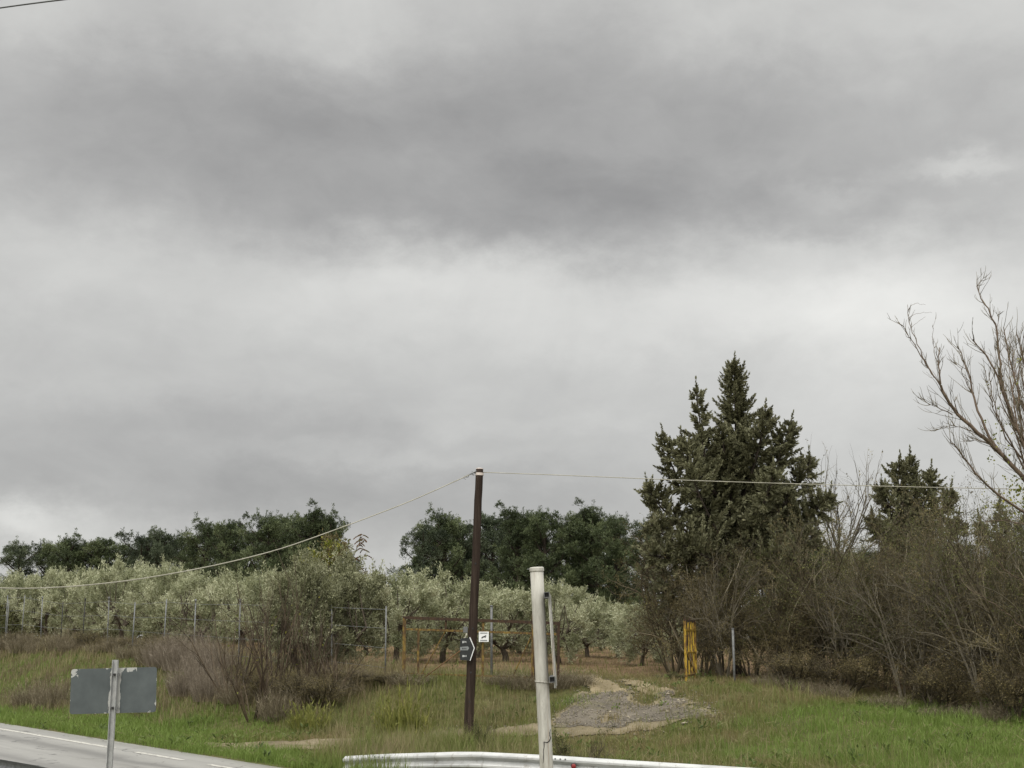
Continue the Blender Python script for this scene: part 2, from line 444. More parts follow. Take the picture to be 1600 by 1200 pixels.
def mat_road():
    m, nt, out = new_mat("worn_damp_asphalt")
    g = nt.nodes.new("ShaderNodeNewGeometry")
    mp = nt.nodes.new("ShaderNodeMapping"); mp.vector_type = 'TEXTURE'
    mp.inputs["Location"].default_value = (E0[0], E0[1], 0)
    mp.inputs["Rotation"].default_value = (0, 0, math.atan2(.62, .785))
    nt.links.new(g.outputs["Position"], mp.inputs[0])
    sp = nt.nodes.new("ShaderNodeSeparateXYZ"); nt.links.new(mp.outputs[0], sp.inputs[0])
    mp2 = nt.nodes.new("ShaderNodeMapping"); mp2.inputs["Scale"].default_value = (1.1, .05, 1)
    nt.links.new(mp.outputs[0], mp2.inputs[0])
    streak = noise(nt, 1.4, 6, .62, mp2.outputs[0], dist=.4)
    mp3 = nt.nodes.new("ShaderNodeMapping"); mp3.inputs["Scale"].default_value = (1, .25, 1)
    nt.links.new(mp.outputs[0], mp3.inputs[0])
    blot = noise(nt, 1.3, 5, .6, mp3.outputs[0])
    fine = noise(nt, 60, 3, .7, mp.outputs[0])
    # wheel tracks worn darker at set distances from the edge
    tr = None
    wob = math_n(nt, 'MULTIPLY_ADD', blot, .9, -.45)
    s_ = math_n(nt, 'ADD', sp.outputs[0], wob)
    for c, w, a in ((-1.75, .28, .9), (-3.5, .30, .75), (-4.6, .35, 1.0), (-6.0, .22, .7)):
        gk = math_n(nt, 'DIVIDE', math_n(nt, 'SUBTRACT', s_, c), w)
        gk = math_n(nt, 'MULTIPLY', math_n(nt, 'EXPONENT', math_n(nt, 'MULTIPLY', math_n(nt, 'MULTIPLY', gk, gk), -1)), a)
        tr = gk if tr is None else math_n(nt, 'ADD', tr, gk)
    dark = math_n(nt, 'MULTIPLY', tr, math_n(nt, 'MULTIPLY_ADD', streak, 1.6, -.15, clamp=True), clamp=True)
    col = ramp(nt, streak, [(.3, (.20, .19, .175)), (.52, (.31, .30, .28)), (.72, (.41, .40, .37))])
    col = mixc(nt, math_n(nt, 'MULTIPLY', dark, .95), col, (.065, .060, .056))
    col = mixc(nt, math_n(nt, 'MULTIPLY', fine, .25), col, (.10, .10, .095))
    vo = nt.nodes.new("ShaderNodeTexVoronoi"); vo.feature = 'DISTANCE_TO_EDGE'; vo.inputs["Scale"].default_value = .55
    wv = nt.nodes.new("ShaderNodeVectorMath"); wv.operation = 'ADD'
    nv = nt.nodes.new("ShaderNodeTexNoise"); nv.inputs["Scale"].default_value = 1.6; nv.inputs["Detail"].default_value = 5
    nt.links.new(mp.outputs[0], nv.inputs["Vector"]); nt.links.new(mp.outputs[0], wv.inputs[0]); nt.links.new(nv.outputs["Color"], wv.inputs[1]); nt.links.new(wv.outputs[0], vo.inputs["Vector"])
    crack = math_n(nt, 'MULTIPLY', math_n(nt, 'LESS_THAN', vo.outputs["Distance"], .014), math_n(nt, 'GREATER_THAN', blot, .5))
    col = mixc(nt, math_n(nt, 'MULTIPLY', crack, .8), col, (.05, .047, .044))
    patch = math_n(nt, 'MULTIPLY_ADD', noise(nt, .16, 3, .5, mp.outputs[0], dist=1.0), 14, -8.6, clamp=True)
    col = mixc(nt, math_n(nt, 'MULTIPLY', patch, .35), col, (.12, .115, .11))
    pb = nt.nodes.new("ShaderNodeBsdfPrincipled"); nt.links.new(col, pb.inputs["Base Color"])
    nt.links.new(math_n(nt, 'MULTIPLY_ADD', dark, .12, .34), pb.inputs["Roughness"])
    pb.inputs["Specular IOR Level"].default_value = .5
    b = nt.nodes.new("ShaderNodeBump"); b.inputs["Strength"].default_value = .12; b.inputs["Distance"].default_value = .006
    nt.links.new(fine, b.inputs["Height"]); nt.links.new(b.outputs[0], pb.inputs["Normal"])
    nt.links.new(pb.outputs[0], out.inputs[0])
    return m


def mat_ground():
    m, nt, out = new_mat("earth_moss_and_litter")
    g = nt.nodes.new("ShaderNodeNewGeometry")
    n1 = noise(nt, .35, 6, .6, g.outputs["Position"]); n2 = noise(nt, 3.0, 6, .65, g.outputs["Position"]); n3 = noise(nt, 30, 4, .7, g.outputs["Position"])
    earth = ramp(nt, n2, [(.3, (.085, .055, .030)), (.55, (.165, .108, .060)), (.75, (.235, .165, .095))])
    moss = ramp(nt, n2, [(.3, (.045, .055, .018)), (.7, (.105, .125, .040))])
    at = nt.nodes.new("ShaderNodeAttribute"); at.attribute_name = "tint"
    k = math_n(nt, 'ADD', at.outputs["Fac"], math_n(nt, 'MULTIPLY_ADD', n1, 1.0, -.5))
    k = math_n(nt, 'ADD', k, math_n(nt, 'MULTIPLY_ADD', n3, .6, -.3), clamp=True)
    col = mixc(nt, k, earth, moss)
    pb = nt.nodes.new("ShaderNodeBsdfPrincipled"); nt.links.new(col, pb.inputs["Base Color"])
    pb.inputs["Roughness"].default_value = .95; pb.inputs["Specular IOR Level"].default_value = .15
    b = nt.nodes.new("ShaderNodeBump"); b.inputs["Strength"].default_value = .8; b.inputs["Distance"].default_value = .05
    nt.links.new(math_n(nt, 'ADD', n2, math_n(nt, 'MULTIPLY', n3, .4)), b.inputs["Height"]); nt.links.new(b.outputs[0], pb.inputs["Normal"])
    nt.links.new(pb.outputs[0], out.inputs[0])
    return m


def mat_track(name, stops, grit, patch=None):
    m, nt, out = new_mat(name)
    g = nt.nodes.new("ShaderNodeNewGeometry")
    n1 = noise(nt, 1.1, 6, .65, g.outputs["Position"]); n2 = noise(nt, 22, 4, .75, g.outputs["Position"])
    col = ramp(nt, n1, stops)
    if patch: col = mixc(nt, math_n(nt, 'MULTIPLY_ADD', noise(nt, .9, 5, .6, g.outputs["Position"]), 6, -3.15, clamp=True), col, patch)
    col = mixc(nt, math_n(nt, 'MULTIPLY_ADD', n2, 3, -1.45, clamp=True), col, grit)
    pb = nt.nodes.new("ShaderNodeBsdfPrincipled"); nt.links.new(col, pb.inputs["Base Color"])
    pb.inputs["Roughness"].default_value = .9; pb.inputs["Specular IOR Level"].default_value = .2
    b = nt.nodes.new("ShaderNodeBump"); b.inputs["Strength"].default_value = .9; b.inputs["Distance"].default_value = .03
    nt.links.new(math_n(nt, 'ADD', n2, n1), b.inputs["Height"]); nt.links.new(b.outputs[0], pb.inputs["Normal"])
    nt.links.new(pb.outputs[0], out.inputs[0])
    return m


M['pole_wood'] = mat_wood_pole(); M['white_pole'] = mat_white_pole()
M['road'] = mat_road(); M['ground'] = mat_ground()
M['dirt'] = mat_track("pale_dirt", [(.3, (.16, .13, .075)), (.55, (.27, .22, .135)), (.75, (.38, .315, .205))], (.15, .12, .075))
M['old_asphalt'] = mat_track("broken_old_asphalt", [(.3, (.070, .060, .047)), (.55, (.128, .111, .088)), (.75, (.20, .174, .135))], (.27, .235, .185), (.15, .14, .065))
M['muted_dirt'] = mat_track("muted_gravelly_dirt", [(.3, (.12, .10, .06)), (.55, (.215, .178, .112)), (.75, (.30, .25, .17))], (.11, .09, .055), (.11, .115, .04))
M['line'] = surf_mat("worn_white_road_paint", [(.38, (.30, .29, .27)), (.50, (.46, .445, .40)), (.66, (.60, .58, .52))], (3, 3, 3), 3, rough=.55)

# ------------------------------------------------------------------ world: overcast sky and soft sun
SUN_EL, SUN_AZ = 48.0, 205.0   # azimuth clockwise from +Y: high behind the camera, slightly to its left


def build_world():
    w = bpy.data.worlds.new("World"); scene.world = w; w.use_nodes = True
    nt = w.node_tree; nt.nodes.clear()
    out = nt.nodes.new("ShaderNodeOutputWorld")
    sky = nt.nodes.new("ShaderNodeTexSky"); sky.sky_type = 'NISHITA'; sky.sun_disc = False
    sky.sun_elevation = R(SUN_EL); sky.sun_rotation = R(SUN_AZ)
    bg1 = nt.nodes.new("ShaderNodeBackground"); bg1.inputs[1].default_value = .1
    nt.links.new(sky.outputs[0], bg1.inputs[0])
    tc = nt.nodes.new("ShaderNodeTexCoord")
    sp = nt.nodes.new("ShaderNodeSeparateXYZ"); nt.links.new(tc.outputs["Generated"], sp.inputs[0])
    X, Y, Z = sp.outputs
    el = math_n(nt, 'ARCSINE', Z)
    az = math_n(nt, 'ARCTAN2', X, Y)
    # cloud-deck coordinates, so that the clouds foreshorten towards the horizon
    zz = math_n(nt, 'ADD', math_n(nt, 'MAXIMUM', Z, 0), .22)
    cv = nt.nodes.new("ShaderNodeCombineXYZ")
    nt.links.new(math_n(nt, 'DIVIDE', X, zz), cv.inputs[0]); nt.links.new(math_n(nt, 'DIVIDE', Y, zz), cv.inputs[1])
    av = nt.nodes.new("ShaderNodeCombineXYZ")
    nt.links.new(az, av.inputs[0]); nt.links.new(math_n(nt, 'MULTIPLY', el, 1.6), av.inputs[1])

    def nz(vec, scale, detail, rough, dist=0, off=0.0):
        n = nt.nodes.new("ShaderNodeTexNoise"); n.inputs["Scale"].default_value = scale
        n.inputs["Detail"].default_value = detail; n.inputs["Roughness"].default_value = rough; n.inputs["Distortion"].default_value = dist
        mp = nt.nodes.new("ShaderNodeMapping"); mp.inputs["Location"].default_value = (off, off * .7, off * .3)
        nt.links.new(vec, mp.inputs[0]); nt.links.new(mp.outputs[0], n.inputs["Vector"])
        return n
    wn = nz(av.outputs[0], 9, 8, .64, 0, 3.1)
    ws = nt.nodes.new("ShaderNodeSeparateColor"); nt.links.new(wn.outputs["Color"], ws.inputs[0])
    azw = math_n(nt, 'ADD', az, math_n(nt, 'MULTIPLY_ADD', ws.outputs[0], .10, -.05))
    elw = math_n(nt, 'ADD', el, math_n(nt, 'MULTIPLY_ADD', ws.outputs[1], .085, -.0425))
    # (photo x, photo y, half-width, half-height, brightness change) of each cloud mass
    base = .56
    masses = SKY_MASSES
    tot = None
    for (px, py, wx, wy, amp) in masses:
        a0, e0 = azel(px, py)
        a1, _ = azel(px + wx, py); _, e1 = azel(px, py - wy)
        da = math_n(nt, 'DIVIDE', math_n(nt, 'SUBTRACT', azw, a0), abs(a1 - a0))
        de = math_n(nt, 'DIVIDE', math_n(nt, 'SUBTRACT', elw, e0), abs(e1 - e0))
        q = math_n(nt, 'ADD', math_n(nt, 'MULTIPLY', da, da), math_n(nt, 'MULTIPLY', de, de))
        if amp < -.08: q = math_n(nt, 'POWER', q, 1.8)
        g = math_n(nt, 'MULTIPLY', math_n(nt, 'EXPONENT', math_n(nt, 'MULTIPLY', q, -1.0)), amp)
        tot = g if tot is None else math_n(nt, 'ADD', tot, g)
    n1 = nz(cv.outputs[0], 1.5, 7, .55, .35, 1.7).outputs["Fac"]
    n2 = nz(av.outputs[0], 7, 7, .58, .5, 5.3).outputs["Fac"]
    n3 = nz(av.outputs[0], 22, 5, .6, .6, 8.1).outputs["Fac"]
    det = math_n(nt, 'ADD', math_n(nt, 'MULTIPLY_ADD', n1, .09, -.045), math_n(nt, 'MULTIPLY_ADD', n2, .17, -.085))
    det = math_n(nt, 'ADD', det, math_n(nt, 'MULTIPLY_ADD', n3, .075, -.0375))
    lum = math_n(nt, 'ADD', math_n(nt, 'ADD', tot, base), det)
    # an overcast sky is brightest overhead, and here brighter still behind the camera
    up = math_n(nt, 'MULTIPLY', math_n(nt, 'SUBTRACT', Z, .50, clamp=True), 3.4)
    back = math_n(nt, 'MULTIPLY', math_n(nt, 'MULTIPLY_ADD', Y, -1.0, .15, clamp=True), 1.0)
    lum = math_n(nt, 'ADD', lum, math_n(nt, 'ADD', up, back))
    lum = math_n(nt, 'MAXIMUM', lum, .12)
    below = math_n(nt, 'MULTIPLY_ADD', Z, 30, 1.0, clamp=True)
    lum = math_n(nt, 'MULTIPLY', lum, math_n(nt, 'MULTIPLY_ADD', below, .75, .25))
    warm = ramp(nt, math_n(nt, 'MULTIPLY', lum, 1.0, clamp=True), [(.25, (1.0, .988, .980)), (.6, (1.0, .998, .968)), (1, (1.0, .995, .955))])
    vm = nt.nodes.new("ShaderNodeVectorMath"); vm.operation = 'SCALE'
    nt.links.new(warm, vm.inputs[0]); nt.links.new(lum, vm.inputs[3])
    bg2 = nt.nodes.new("ShaderNodeBackground"); bg2.inputs[1].default_value = 1.0
    nt.links.new(vm.outputs[0], bg2.inputs[0])
    mx = nt.nodes.new("ShaderNodeMixShader"); mx.inputs[0].default_value = .96
    nt.links.new(bg1.outputs[0], mx.inputs[1]); nt.links.new(bg2.outputs[0], mx.inputs[2])
    nt.links.new(mx.outputs[0], out.inputs[0])


SKY_MASSES = [
    (820, 225, 420, 190, -.10), (640, 190, 560, 165, -.06), (930, 335, 250, 85, -.09), (230, 170, 340, 120, -.12),
    (100, 270, 340, 70, -.06), (330, 330, 260, 60, -.05), (560, 335, 160, 55, -.06), (850, 70, 220, 100, -.05), (1300, 200, 330, 130, -.09),
    (1450, 305, 260, 60, -.08), (590, 40, 130, 75, .10), (1130, 30, 130, 80, .07), (1500, 50, 240, 100, .09), (60, 20, 160, 60, .06),
    (500, 475, 170, 60, .06), (690, 430, 190, 45, .12), (150, 420, 240, 70, .07), (1050, 490, 400, 75, .15),
    (1420, 480, 260, 120, .19), (1300, 290, 90, 25, .10), (1500, 255, 80, 22, .16), (1250, 370, 120, 30, .06),
    (250, 720, 450, 100, -.10), (650, 680, 280, 75, -.05), (640, 800, 350, 60, -.09), (1000, 700, 330, 110, .02), (900, 770, 260, 60, -.05),
    (560, 708, 280, 18, .06), (850, 660, 250, 20, .04), (20, 812, 110, 32, .17), (110, 840, 160, 30, .05), (1400, 640, 260, 120, .07),
]
build_world()
sun = bpy.data.lights.new("sun", 'SUN'); sun.energy = 1.35; sun.angle = R(22); sun.color = (1, .965, .90)
so = bpy.data.objects.new("sun", sun)
az = R(SUN_AZ)
sd = Vector((math.sin(az) * math.cos(R(SUN_EL)), math.cos(az) * math.cos(R(SUN_EL)), math.sin(R(SUN_EL))))
so.rotation_euler = (-sd).to_track_quat('-Z', 'Y').to_euler()
so.location = sd * 50
COL.objects.link(so)
scene.view_settings.view_transform = 'Standard'; scene.view_settings.look = 'None'
scene.view_settings.exposure = 0; scene.view_settings.gamma = 1

# ------------------------------------------------------------------ ground
def grid_mesh(xs, ys, zf, tintf=None):
    X, Y = np.meshgrid(xs, ys)
    Z = zf(X, Y)
    nx, ny = len(xs), len(ys)
    i = np.arange(ny - 1)[:, None] * nx + np.arange(nx - 1)[None, :]
    q = np.stack([i, i + 1, i + nx + 1, i + nx], -1).reshape(-1, 4)
    mb = MB(); mb.add(np.stack([X, Y, Z], -1).reshape(-1, 3), q, None, tintf(X, Y).ravel() if tintf else .5)
    return mb


def ground_at(px, py):
    """point of the terrain seen at photo position (px, py)"""
    D = np.linspace(18, 75, 1200)
    r_ = ray(px, py)
    X_, Z_ = r_[0] / r_[1] * D, EYE + r_[2] / r_[1] * D
    hit = np.nonzero(Z_ <= H(X_, D))[0]
    k = hit[0] if len(hit) else len(D) - 1
    return X_[k], D[k]


def area(pts):
    return np.array([ground_at(*q) for q in pts])


def inside(x, y, pg):
    """signed distance to a ground polygon, positive inside"""
    x = np.asarray(x, float); y = np.asarray(y, float)
    best = np.full(x.shape, 1e9); odd = np.zeros(x.shape, bool)
    for a, b in zip(pg, np.roll(pg, -1, 0)):
        d = b - a; L2 = d @ d + 1e-12
        k = np.clip(((x - a[0]) * d[0] + (y - a[1]) * d[1]) / L2, 0, 1)
        best = np.minimum(best, np.hypot(x - a[0] - k * d[0], y - a[1] - k * d[1]))
        c = (a[1] > y) != (b[1] > y)
        odd ^= c & (x < (b[0] - a[0]) * (y - a[1]) / (b[1] - a[1] + 1e-12) + a[0])
    return np.where(odd, best, -best)


APPROACH = area([(300, 1165), (400, 1163), (520, 1157), (620, 1153), (640, 1158), (560, 1165), (430, 1173), (350, 1172)])
SHOULDER = area([(640, 1153), (740, 1145), (800, 1139), (870, 1134), (900, 1128), (1010, 1130), (1060, 1128), (1020, 1140), (960, 1146), (880, 1151), (760, 1152), (660, 1160)])
APRON = area([(872, 1138), (884, 1118), (905, 1100), (918, 1088), (950, 1084), (985, 1085), (1020, 1082), (1046, 1086), (1066, 1098), (1084, 1110), (1110, 1121), (1060, 1128), (1000, 1135), (940, 1139)])
GREEN = area([(978, 1083), (1010, 1082), (1034, 1092), (1024, 1103), (1000, 1104), (984, 1096)])
RUTS = [area([(898, 1057), (918, 1056), (944, 1064), (962, 1075), (984, 1088), (920, 1092), (926, 1078), (914, 1066)]), area([(972, 1064), (996, 1066), (1022, 1073), (1048, 1083), (1040, 1090), (1014, 1086), (1000, 1077), (984, 1070)])]


def edge_noise(x, y, k, amp, seed):
    return (fnoise(np.asarray(x) * k, np.asarray(y) * k, seed, 4) - .5) * amp


def rut_mask(x, y):
    return np.maximum(inside(x, y, RUTS[0]), inside(x, y, RUTS[1])) + edge_noise(x, y, 2.2, .40, 21) + .06


def dirt_mask(x, y):
    return np.maximum(inside(x, y, APPROACH), inside(x, y, SHOULDER)) + edge_noise(x, y, 1.5, .8, 23) + .22


def asphalt_mask(x, y):
    a = np.minimum(inside(x, y, APRON) + edge_noise(x, y, 1.6, .9, 31), -inside(x, y, GREEN) - .05 + edge_noise(x, y, 2.0, .4, 34))
    return np.minimum(a, (.72 - fnoise(np.asarray(x) * 2.6, np.asarray(y) * 2.6, 33)) * 3)


def track_mask(x, y):
    """>0 on any bare part of the track"""
    return np.maximum(np.maximum(rut_mask(x, y), dirt_mask(x, y)), asphalt_mask(x, y) + .12)


def field_soil(x, y):
    s, t = st(x, y)
    return smooth(15, 18.5, s + np.interp(t, [-3, 4, 6, 14], [-6, 0, 0, 6]))


def ground_tint(x, y):
    s, t = st(x, y)
    k = .75 - .8 * field_soil(x, y) - .45 * smooth(0, .5, track_mask(x, y))
    return np.clip(k, 0, 1)


xs = np.unique(np.round(np.concatenate([-np.geomspace(36, 1600, 26), np.arange(-36, 26, .3), np.geomspace(26, 1600, 26)]), 3))
ys = np.unique(np.round(np.concatenate([np.arange(-60, 18, 3.0), np.arange(18, 62, .3), np.geomspace(62, 2400, 40)]), 3))
grd = grid_mesh(xs, ys, H, ground_tint).build("ground", M['ground'], None, True)
tag(grd, "grassy roadside bank rising to bare brown orchard soil", "ground", kind='structure')


def st_strip(s0, s1, t0, t1, z, nt_=60):
    mb = MB(); ts = np.linspace(t0, t1, nt_)
    a = np.array([[*xy(s0, t), z] for t in ts]); b = np.array([[*xy(s1, t), z] for t in ts])
    n = len(ts); i = np.arange(n - 1)
    mb.add(np.vstack([a, b]), np.stack([i, n + i, n + i + 1, i + 1], -1))
    return mb


rd = st_strip(-8.2, 0, -120, 260, 0.004, 200)
road = rd.build("road", M['road']); tag(road, "pale worn asphalt road running off to the left", "road", kind='structure')
ml = MB()


def line_seg(t0, t1, s=-.8, w=.13):
    n = max(2, int((t1 - t0) / 1.5)); ts = np.linspace(t0, t1, n)
    a = np.array([[*xy(s - w / 2, t), .009] for t in ts]); b = np.array([[*xy(s + w / 2, t), .009] for t in ts])
    i = np.arange(n - 1); ml.add(np.vstack([a, b]), np.stack([i, n + i, n + i + 1, i + 1], -1))


def t_line(px, s=-.85):
    lo, hi = 15., 120.
    for _ in range(50):
        m_ = (lo + hi) / 2
        if st(X_at(px, m_), m_)[0] < s: lo = m_
        else: hi = m_
    return float(st(X_at(px, lo), lo)[1])


line_seg(t_line(188), 120, -.85, .17)
line_seg(t_line(296), t_line(222), -.85, .15); line_seg(t_line(392), t_line(334), -.85, .13); line_seg(t_line(540), t_line(455), -.85, .13)
line_seg(-100, 200, -7.1, .14)
mk = ml.build("road_marking", M['line']); tag(mk, "worn white edge line painted along the road", "road marking", kind='structure')


def mask_sheet(name, mask, box, res, lift, mat, label):
    x = np.arange(box[0], box[1], res); y = np.arange(box[2], box[3], res)
    X, Y = np.meshgrid(x, y)
    m = mask(X, Y)
    s, t = st(X, Y)
    Z = H(X, Y) + lift * smooth(0, .5, s) + .004
    nx = len(x)
    i = (np.arange(len(y) - 1)[:, None] * nx + np.arange(nx - 1)[None, :]).ravel()
    q = np.stack([i, i + 1, i + nx + 1, i + nx], -1)
    keep = (m.ravel()[q] > 0).sum(1) >= 2
    keep &= (s.ravel()[q] > .02).all(1)
    q = q[keep]
    used, inv = np.unique(q, return_inverse=True)
    V = np.stack([X.ravel(), Y.ravel(), Z.ravel()], -1)[used]
    mb = MB(); mb.add(V, inv.reshape(-1, 4))
    o = mb.build(name, mat, None, True)
    return tag(o, label, "track", kind='structure')


mask_sheet("dirt_track", lambda x, y: np.maximum(dirt_mask(x, y), asphalt_mask(x, y) + .12), (-9, 9, 25, 45), .07, .026, M['muted_dirt'], "muted brown dirt track leading from the road to the gateway")
mask_sheet("wheel_ruts_path", rut_mask, (-2, 9, 32, 60), .07, .032, M['dirt'], "pale sandy wheel ruts with a grass strip between, beyond the gateway")
mask_sheet("asphalt_patch", asphalt_mask, (-3, 9, 28, 44), .07, .036, M['old_asphalt'], "broken grey asphalt apron in front of the gateway")

# ------------------------------------------------------------------ plant builders
def unit(v):
    v = np.asarray(v, float)
    return v / (np.linalg.norm(v, axis=-1, keepdims=True) + 1e-12)


def rand_dirs(n, r=rng):
    v = r.normal(size=(n, 3))
    return unit(v)


def turn(d, ang, r):
    """d turned by ang towards a random side"""
    p = np.cross(d, unit(r.normal(size=3))); p = unit(p)
    return unit(d * math.cos(ang) + p * math.sin(ang))


def branch(p, d, L, r0, r1, n, gnarl, trop, r):
    """a bent limb: points and radii. trop pulls the direction towards this vector"""
    pts = [np.array(p, float)]; d = unit(d)
    for i in range(n):
        d = unit(d + r.normal(size=3) * gnarl + np.asarray(trop))
        pts.append(pts[-1] + d * L / n)
    return np.array(pts), np.linspace(r0, r1, n + 1)


def along(pts, u):
    f = u * (len(pts) - 1); i = min(int(f), len(pts) - 2); k = f - i
    return pts[i] * (1 - k) + pts[i + 1] * k, unit(pts[i + 1] - pts[i])


def grow(wood, tips, p, d, L, r0, lvl, prm, r, sh=.45):
    """recursive limb; prm[lvl] = (segments, gnarl, trop, children, angle, child length ratio, first child position, tube sides)"""
    seg, gn, trop, nch, ang, ratio, first, sides = prm[lvl]
    last = lvl == len(prm) - 1
    pts, rad = branch(p, d, L, r0, r0 * (.35 if last else .5), seg, gn, (0, 0, trop), r)
    if lvl <= 1: sh = .1 + .7 * r.uniform(0, 1) ** 1.3
    wood.tube(pts, rad, sides, False, min(1, max(0, sh + r.uniform(-.15, .15))))
    if last:
        tips.append((pts, sh)); return
    for c in range(nch):
        u = first + (1 - first) * (c + r.uniform(.2, 1)) / nch
        q, dd = along(pts, min(u, .999))
        rr = np.interp(u, [0, 1], [r0, r0 * .5]) * .62
        grow(wood, tips, q, turn(dd, ang * r.uniform(.6, 1.3), r), L * ratio * r.uniform(.7, 1.25), rr, lvl + 1, prm, r, sh)
    grow(wood, tips, pts[-1], turn(unit(pts[-1] - pts[-2]), .25, r), L * ratio, r0 * .45, lvl + 1, prm, r, sh)


def leaves_along(mb, pts, n, L, W, spread, r, tlo=0., thi=1., fwd=.6, up=.25, upbright=.0):
    """n leaves scattered about a twig polyline"""
    u = r.uniform(0, 1, n) * (len(pts) - 1); i = np.minimum(u.astype(int), len(pts) - 2); k = (u - i)[:, None]
    p = pts[i] * (1 - k) + pts[i + 1] * k
    ax = unit(pts[i + 1] - pts[i])
    off = rand_dirs(n, r)
    d = unit(ax * fwd + off + np.array([0, 0, up]))
    p = p + off * spread * r.uniform(0, 1, (n, 1))
    side = unit(np.cross(d, rand_dirs(n, r)))
    ln = L * r.uniform(.6, 1.3, n)
    mb.blades(p, d, side, ln, W * r.uniform(.7, 1.3, n), np.clip(r.uniform(tlo, thi, n), 0, 1))


def olive_tree(name, seed, label, h=3.9, w=1.75, mat='olive', nl=1.0, low=.28, clump=1.0):
    r = np.random.default_rng(seed)
    root = empty(name, (0, 0, 0), label, "olive tree")
    wood = MB(); crown = MB(); tips = []
    trunk_h = h * .17
    pts, rad = branch((0, 0, -.1), (r.normal() * .15, r.normal() * .15, 1), trunk_h + .1, .13, .10, 4, .12, (0, 0, .05), r)
    wood.tube(pts, rad, 8, False)
    # crown lobes: many soft upright plumes on the surface of an uneven dome
    nb = int(33 * clump)
    lobes = []
    for i in range(nb):
        a = i * 2.39996 + r.uniform(-.4, .4)
        v = (i + .5) / nb
        zz = low + (1 - low) * (v ** .8)
        prof = math.sin(PI * min(1, .12 + .78 * (1 - (zz - low) / (1 - low) * .92))) ** .6
        rr = w * prof * r.uniform(.55, 1.02) * (1 if v < .93 else .3)
        lobes.append((np.array([math.cos(a) * rr, math.sin(a) * rr, h * (zz - .10) * r.uniform(.90, 1.07)]), r.uniform(.27, .48)))
    mains = []
    for k in range(4):
        a = k * PI / 2 + r.uniform(-.5, .5)
        bp, br = branch(pts[-1], (math.cos(a) * .9, math.sin(a) * .9, .9), h * .32, .075, .045, 5, .16, (0, 0, .12), r)
        wood.tube(bp, br, 6, False); mains.append(bp)
    for c, sz in lobes:
        m = min(mains, key=lambda q: np.linalg.norm(q[-1][:2] - c[:2]))
        q = m[r.integers(2, len(m))]
        mid = (q + c) / 2 + np.array([0, 0, -.15]) + r.normal(size=3) * .08
        tw = np.array([q, mid, c])
        wood.tube(tw, [.032, .02, .01], 4, False)
        out_d = unit(c - np.array([0, 0, h * .35]))
        shade = r.uniform(-.24, .24)
        for j in range(int(17 * clump)):
            d0 = unit(out_d * .55 + r.normal(size=3) * .55 + np.array([0, 0, .55]))
            p0 = c + r.normal(size=3) * sz * .36 - out_d * .1
            lng = r.random() < .13
            if lng: d0 = unit(d0 * .5 + np.array([0, 0, .8]))
            sp, _ = branch(p0, d0, sz * r.uniform(.7, 1.35) * (1.75 if lng else 1), .01, .004, 3, .12, (0, 0, .14 if j % 3 else -.05), r)
            hgt = .5
            leaves_along(crown, sp, int(34 * nl), .115, .034, .07, r, .22 + shade + hgt * .2, .62 + shade + hgt * .3, fwd=1.0, up=.15)
    wood.build("trunk", M['bark'], root, True)
    crown.build("crown", M[mat], root)
    return root


def pine_tree(name, seed, label, h=11., w=3.1, low=.24, mat='pine', nclump=36, top=.9):
    r = np.random.default_rng(seed)
    root = empty(name, (0, 0, 0), label, "pine tree")
    wood = MB(); crown = MB()
    tp, tr_ = branch((0, 0, -.2), (r.normal() * .03, r.normal() * .03, 1), h * .93, .24, .05, 9, .035, (0, 0, .04), r)
    wood.tube(tp, tr_, 8, False)
    for i in range(nclump):
        v = (i + r.uniform(0, 1)) / nclump
        z = low + (1 - low) * v
        q, _ = along(tp, min(.99, z * .9 / .93))
        prof = np.interp(z, [low, low + .12, .6, .8, .93, 1.0], [.6, .95, 1., .85, .55, .12])
        a = i * 2.39996 + r.uniform(-.5, .5)
        L = w * prof * r.uniform(.35, 1.25)
        lp, lr = branch(q, (math.cos(a), math.sin(a), .3 + 1.0 * v), L, .075, .02, 5, .09, (0, 0, .06), r)
        wood.tube(lp, lr, 5, False)
        shade = r.uniform(-.25, .25)
        for j in range(int(3 + 3.2 * L / w)):
            u = r.uniform(.4, 1)
            c, _ = along(lp, min(u, .999))
            c = c + r.normal(size=3) * np.array([.30, .30, .24]) * (1.15 - .2 * u) + np.array([0, 0, .16])
            # a tuft: needles sweeping up and out from a short shoot
            puff = r.uniform(-.18, .18)
            n = 150; pr = r.uniform(.26, .48)
            o = unit(r.normal(size=(n, 3)) + [0, 0, .35])
            s0 = c + o * np.array([1, 1, .95]) * pr * r.uniform(.35, 1, (n, 1))
            d = unit(o * .8 + rand_dirs(n, r) * .5 + np.array([0, 0, .6]))
            side = unit(np.cross(d, rand_dirs(n, r)))
            crown.blades(s0, d, side, r.uniform(.13, .26, n), r.uniform(.035, .06, n), np.clip(r.uniform(.25, .65, n) + shade + puff, 0, 1))
            if u > .7:                       # a shoot standing above the puff
                m = 26; q0 = c + np.array([r.normal() * .15, r.normal() * .15, pr * .8]); hh = r.uniform(.2, .55)
                crown.blades(q0 + np.stack([r.normal(0, .04, m), r.normal(0, .04, m), r.uniform(0, hh, m)], 1), unit(rand_dirs(m, r) + [0, 0, 1.1]), rand_dirs(m, r), .2, .05, np.clip(r.uniform(.35, .75, m) + shade, 0, 1))
    wood.build("trunk", M['bark_dark'], root, True)
    crown.build("crown", M[mat], root)
    return root


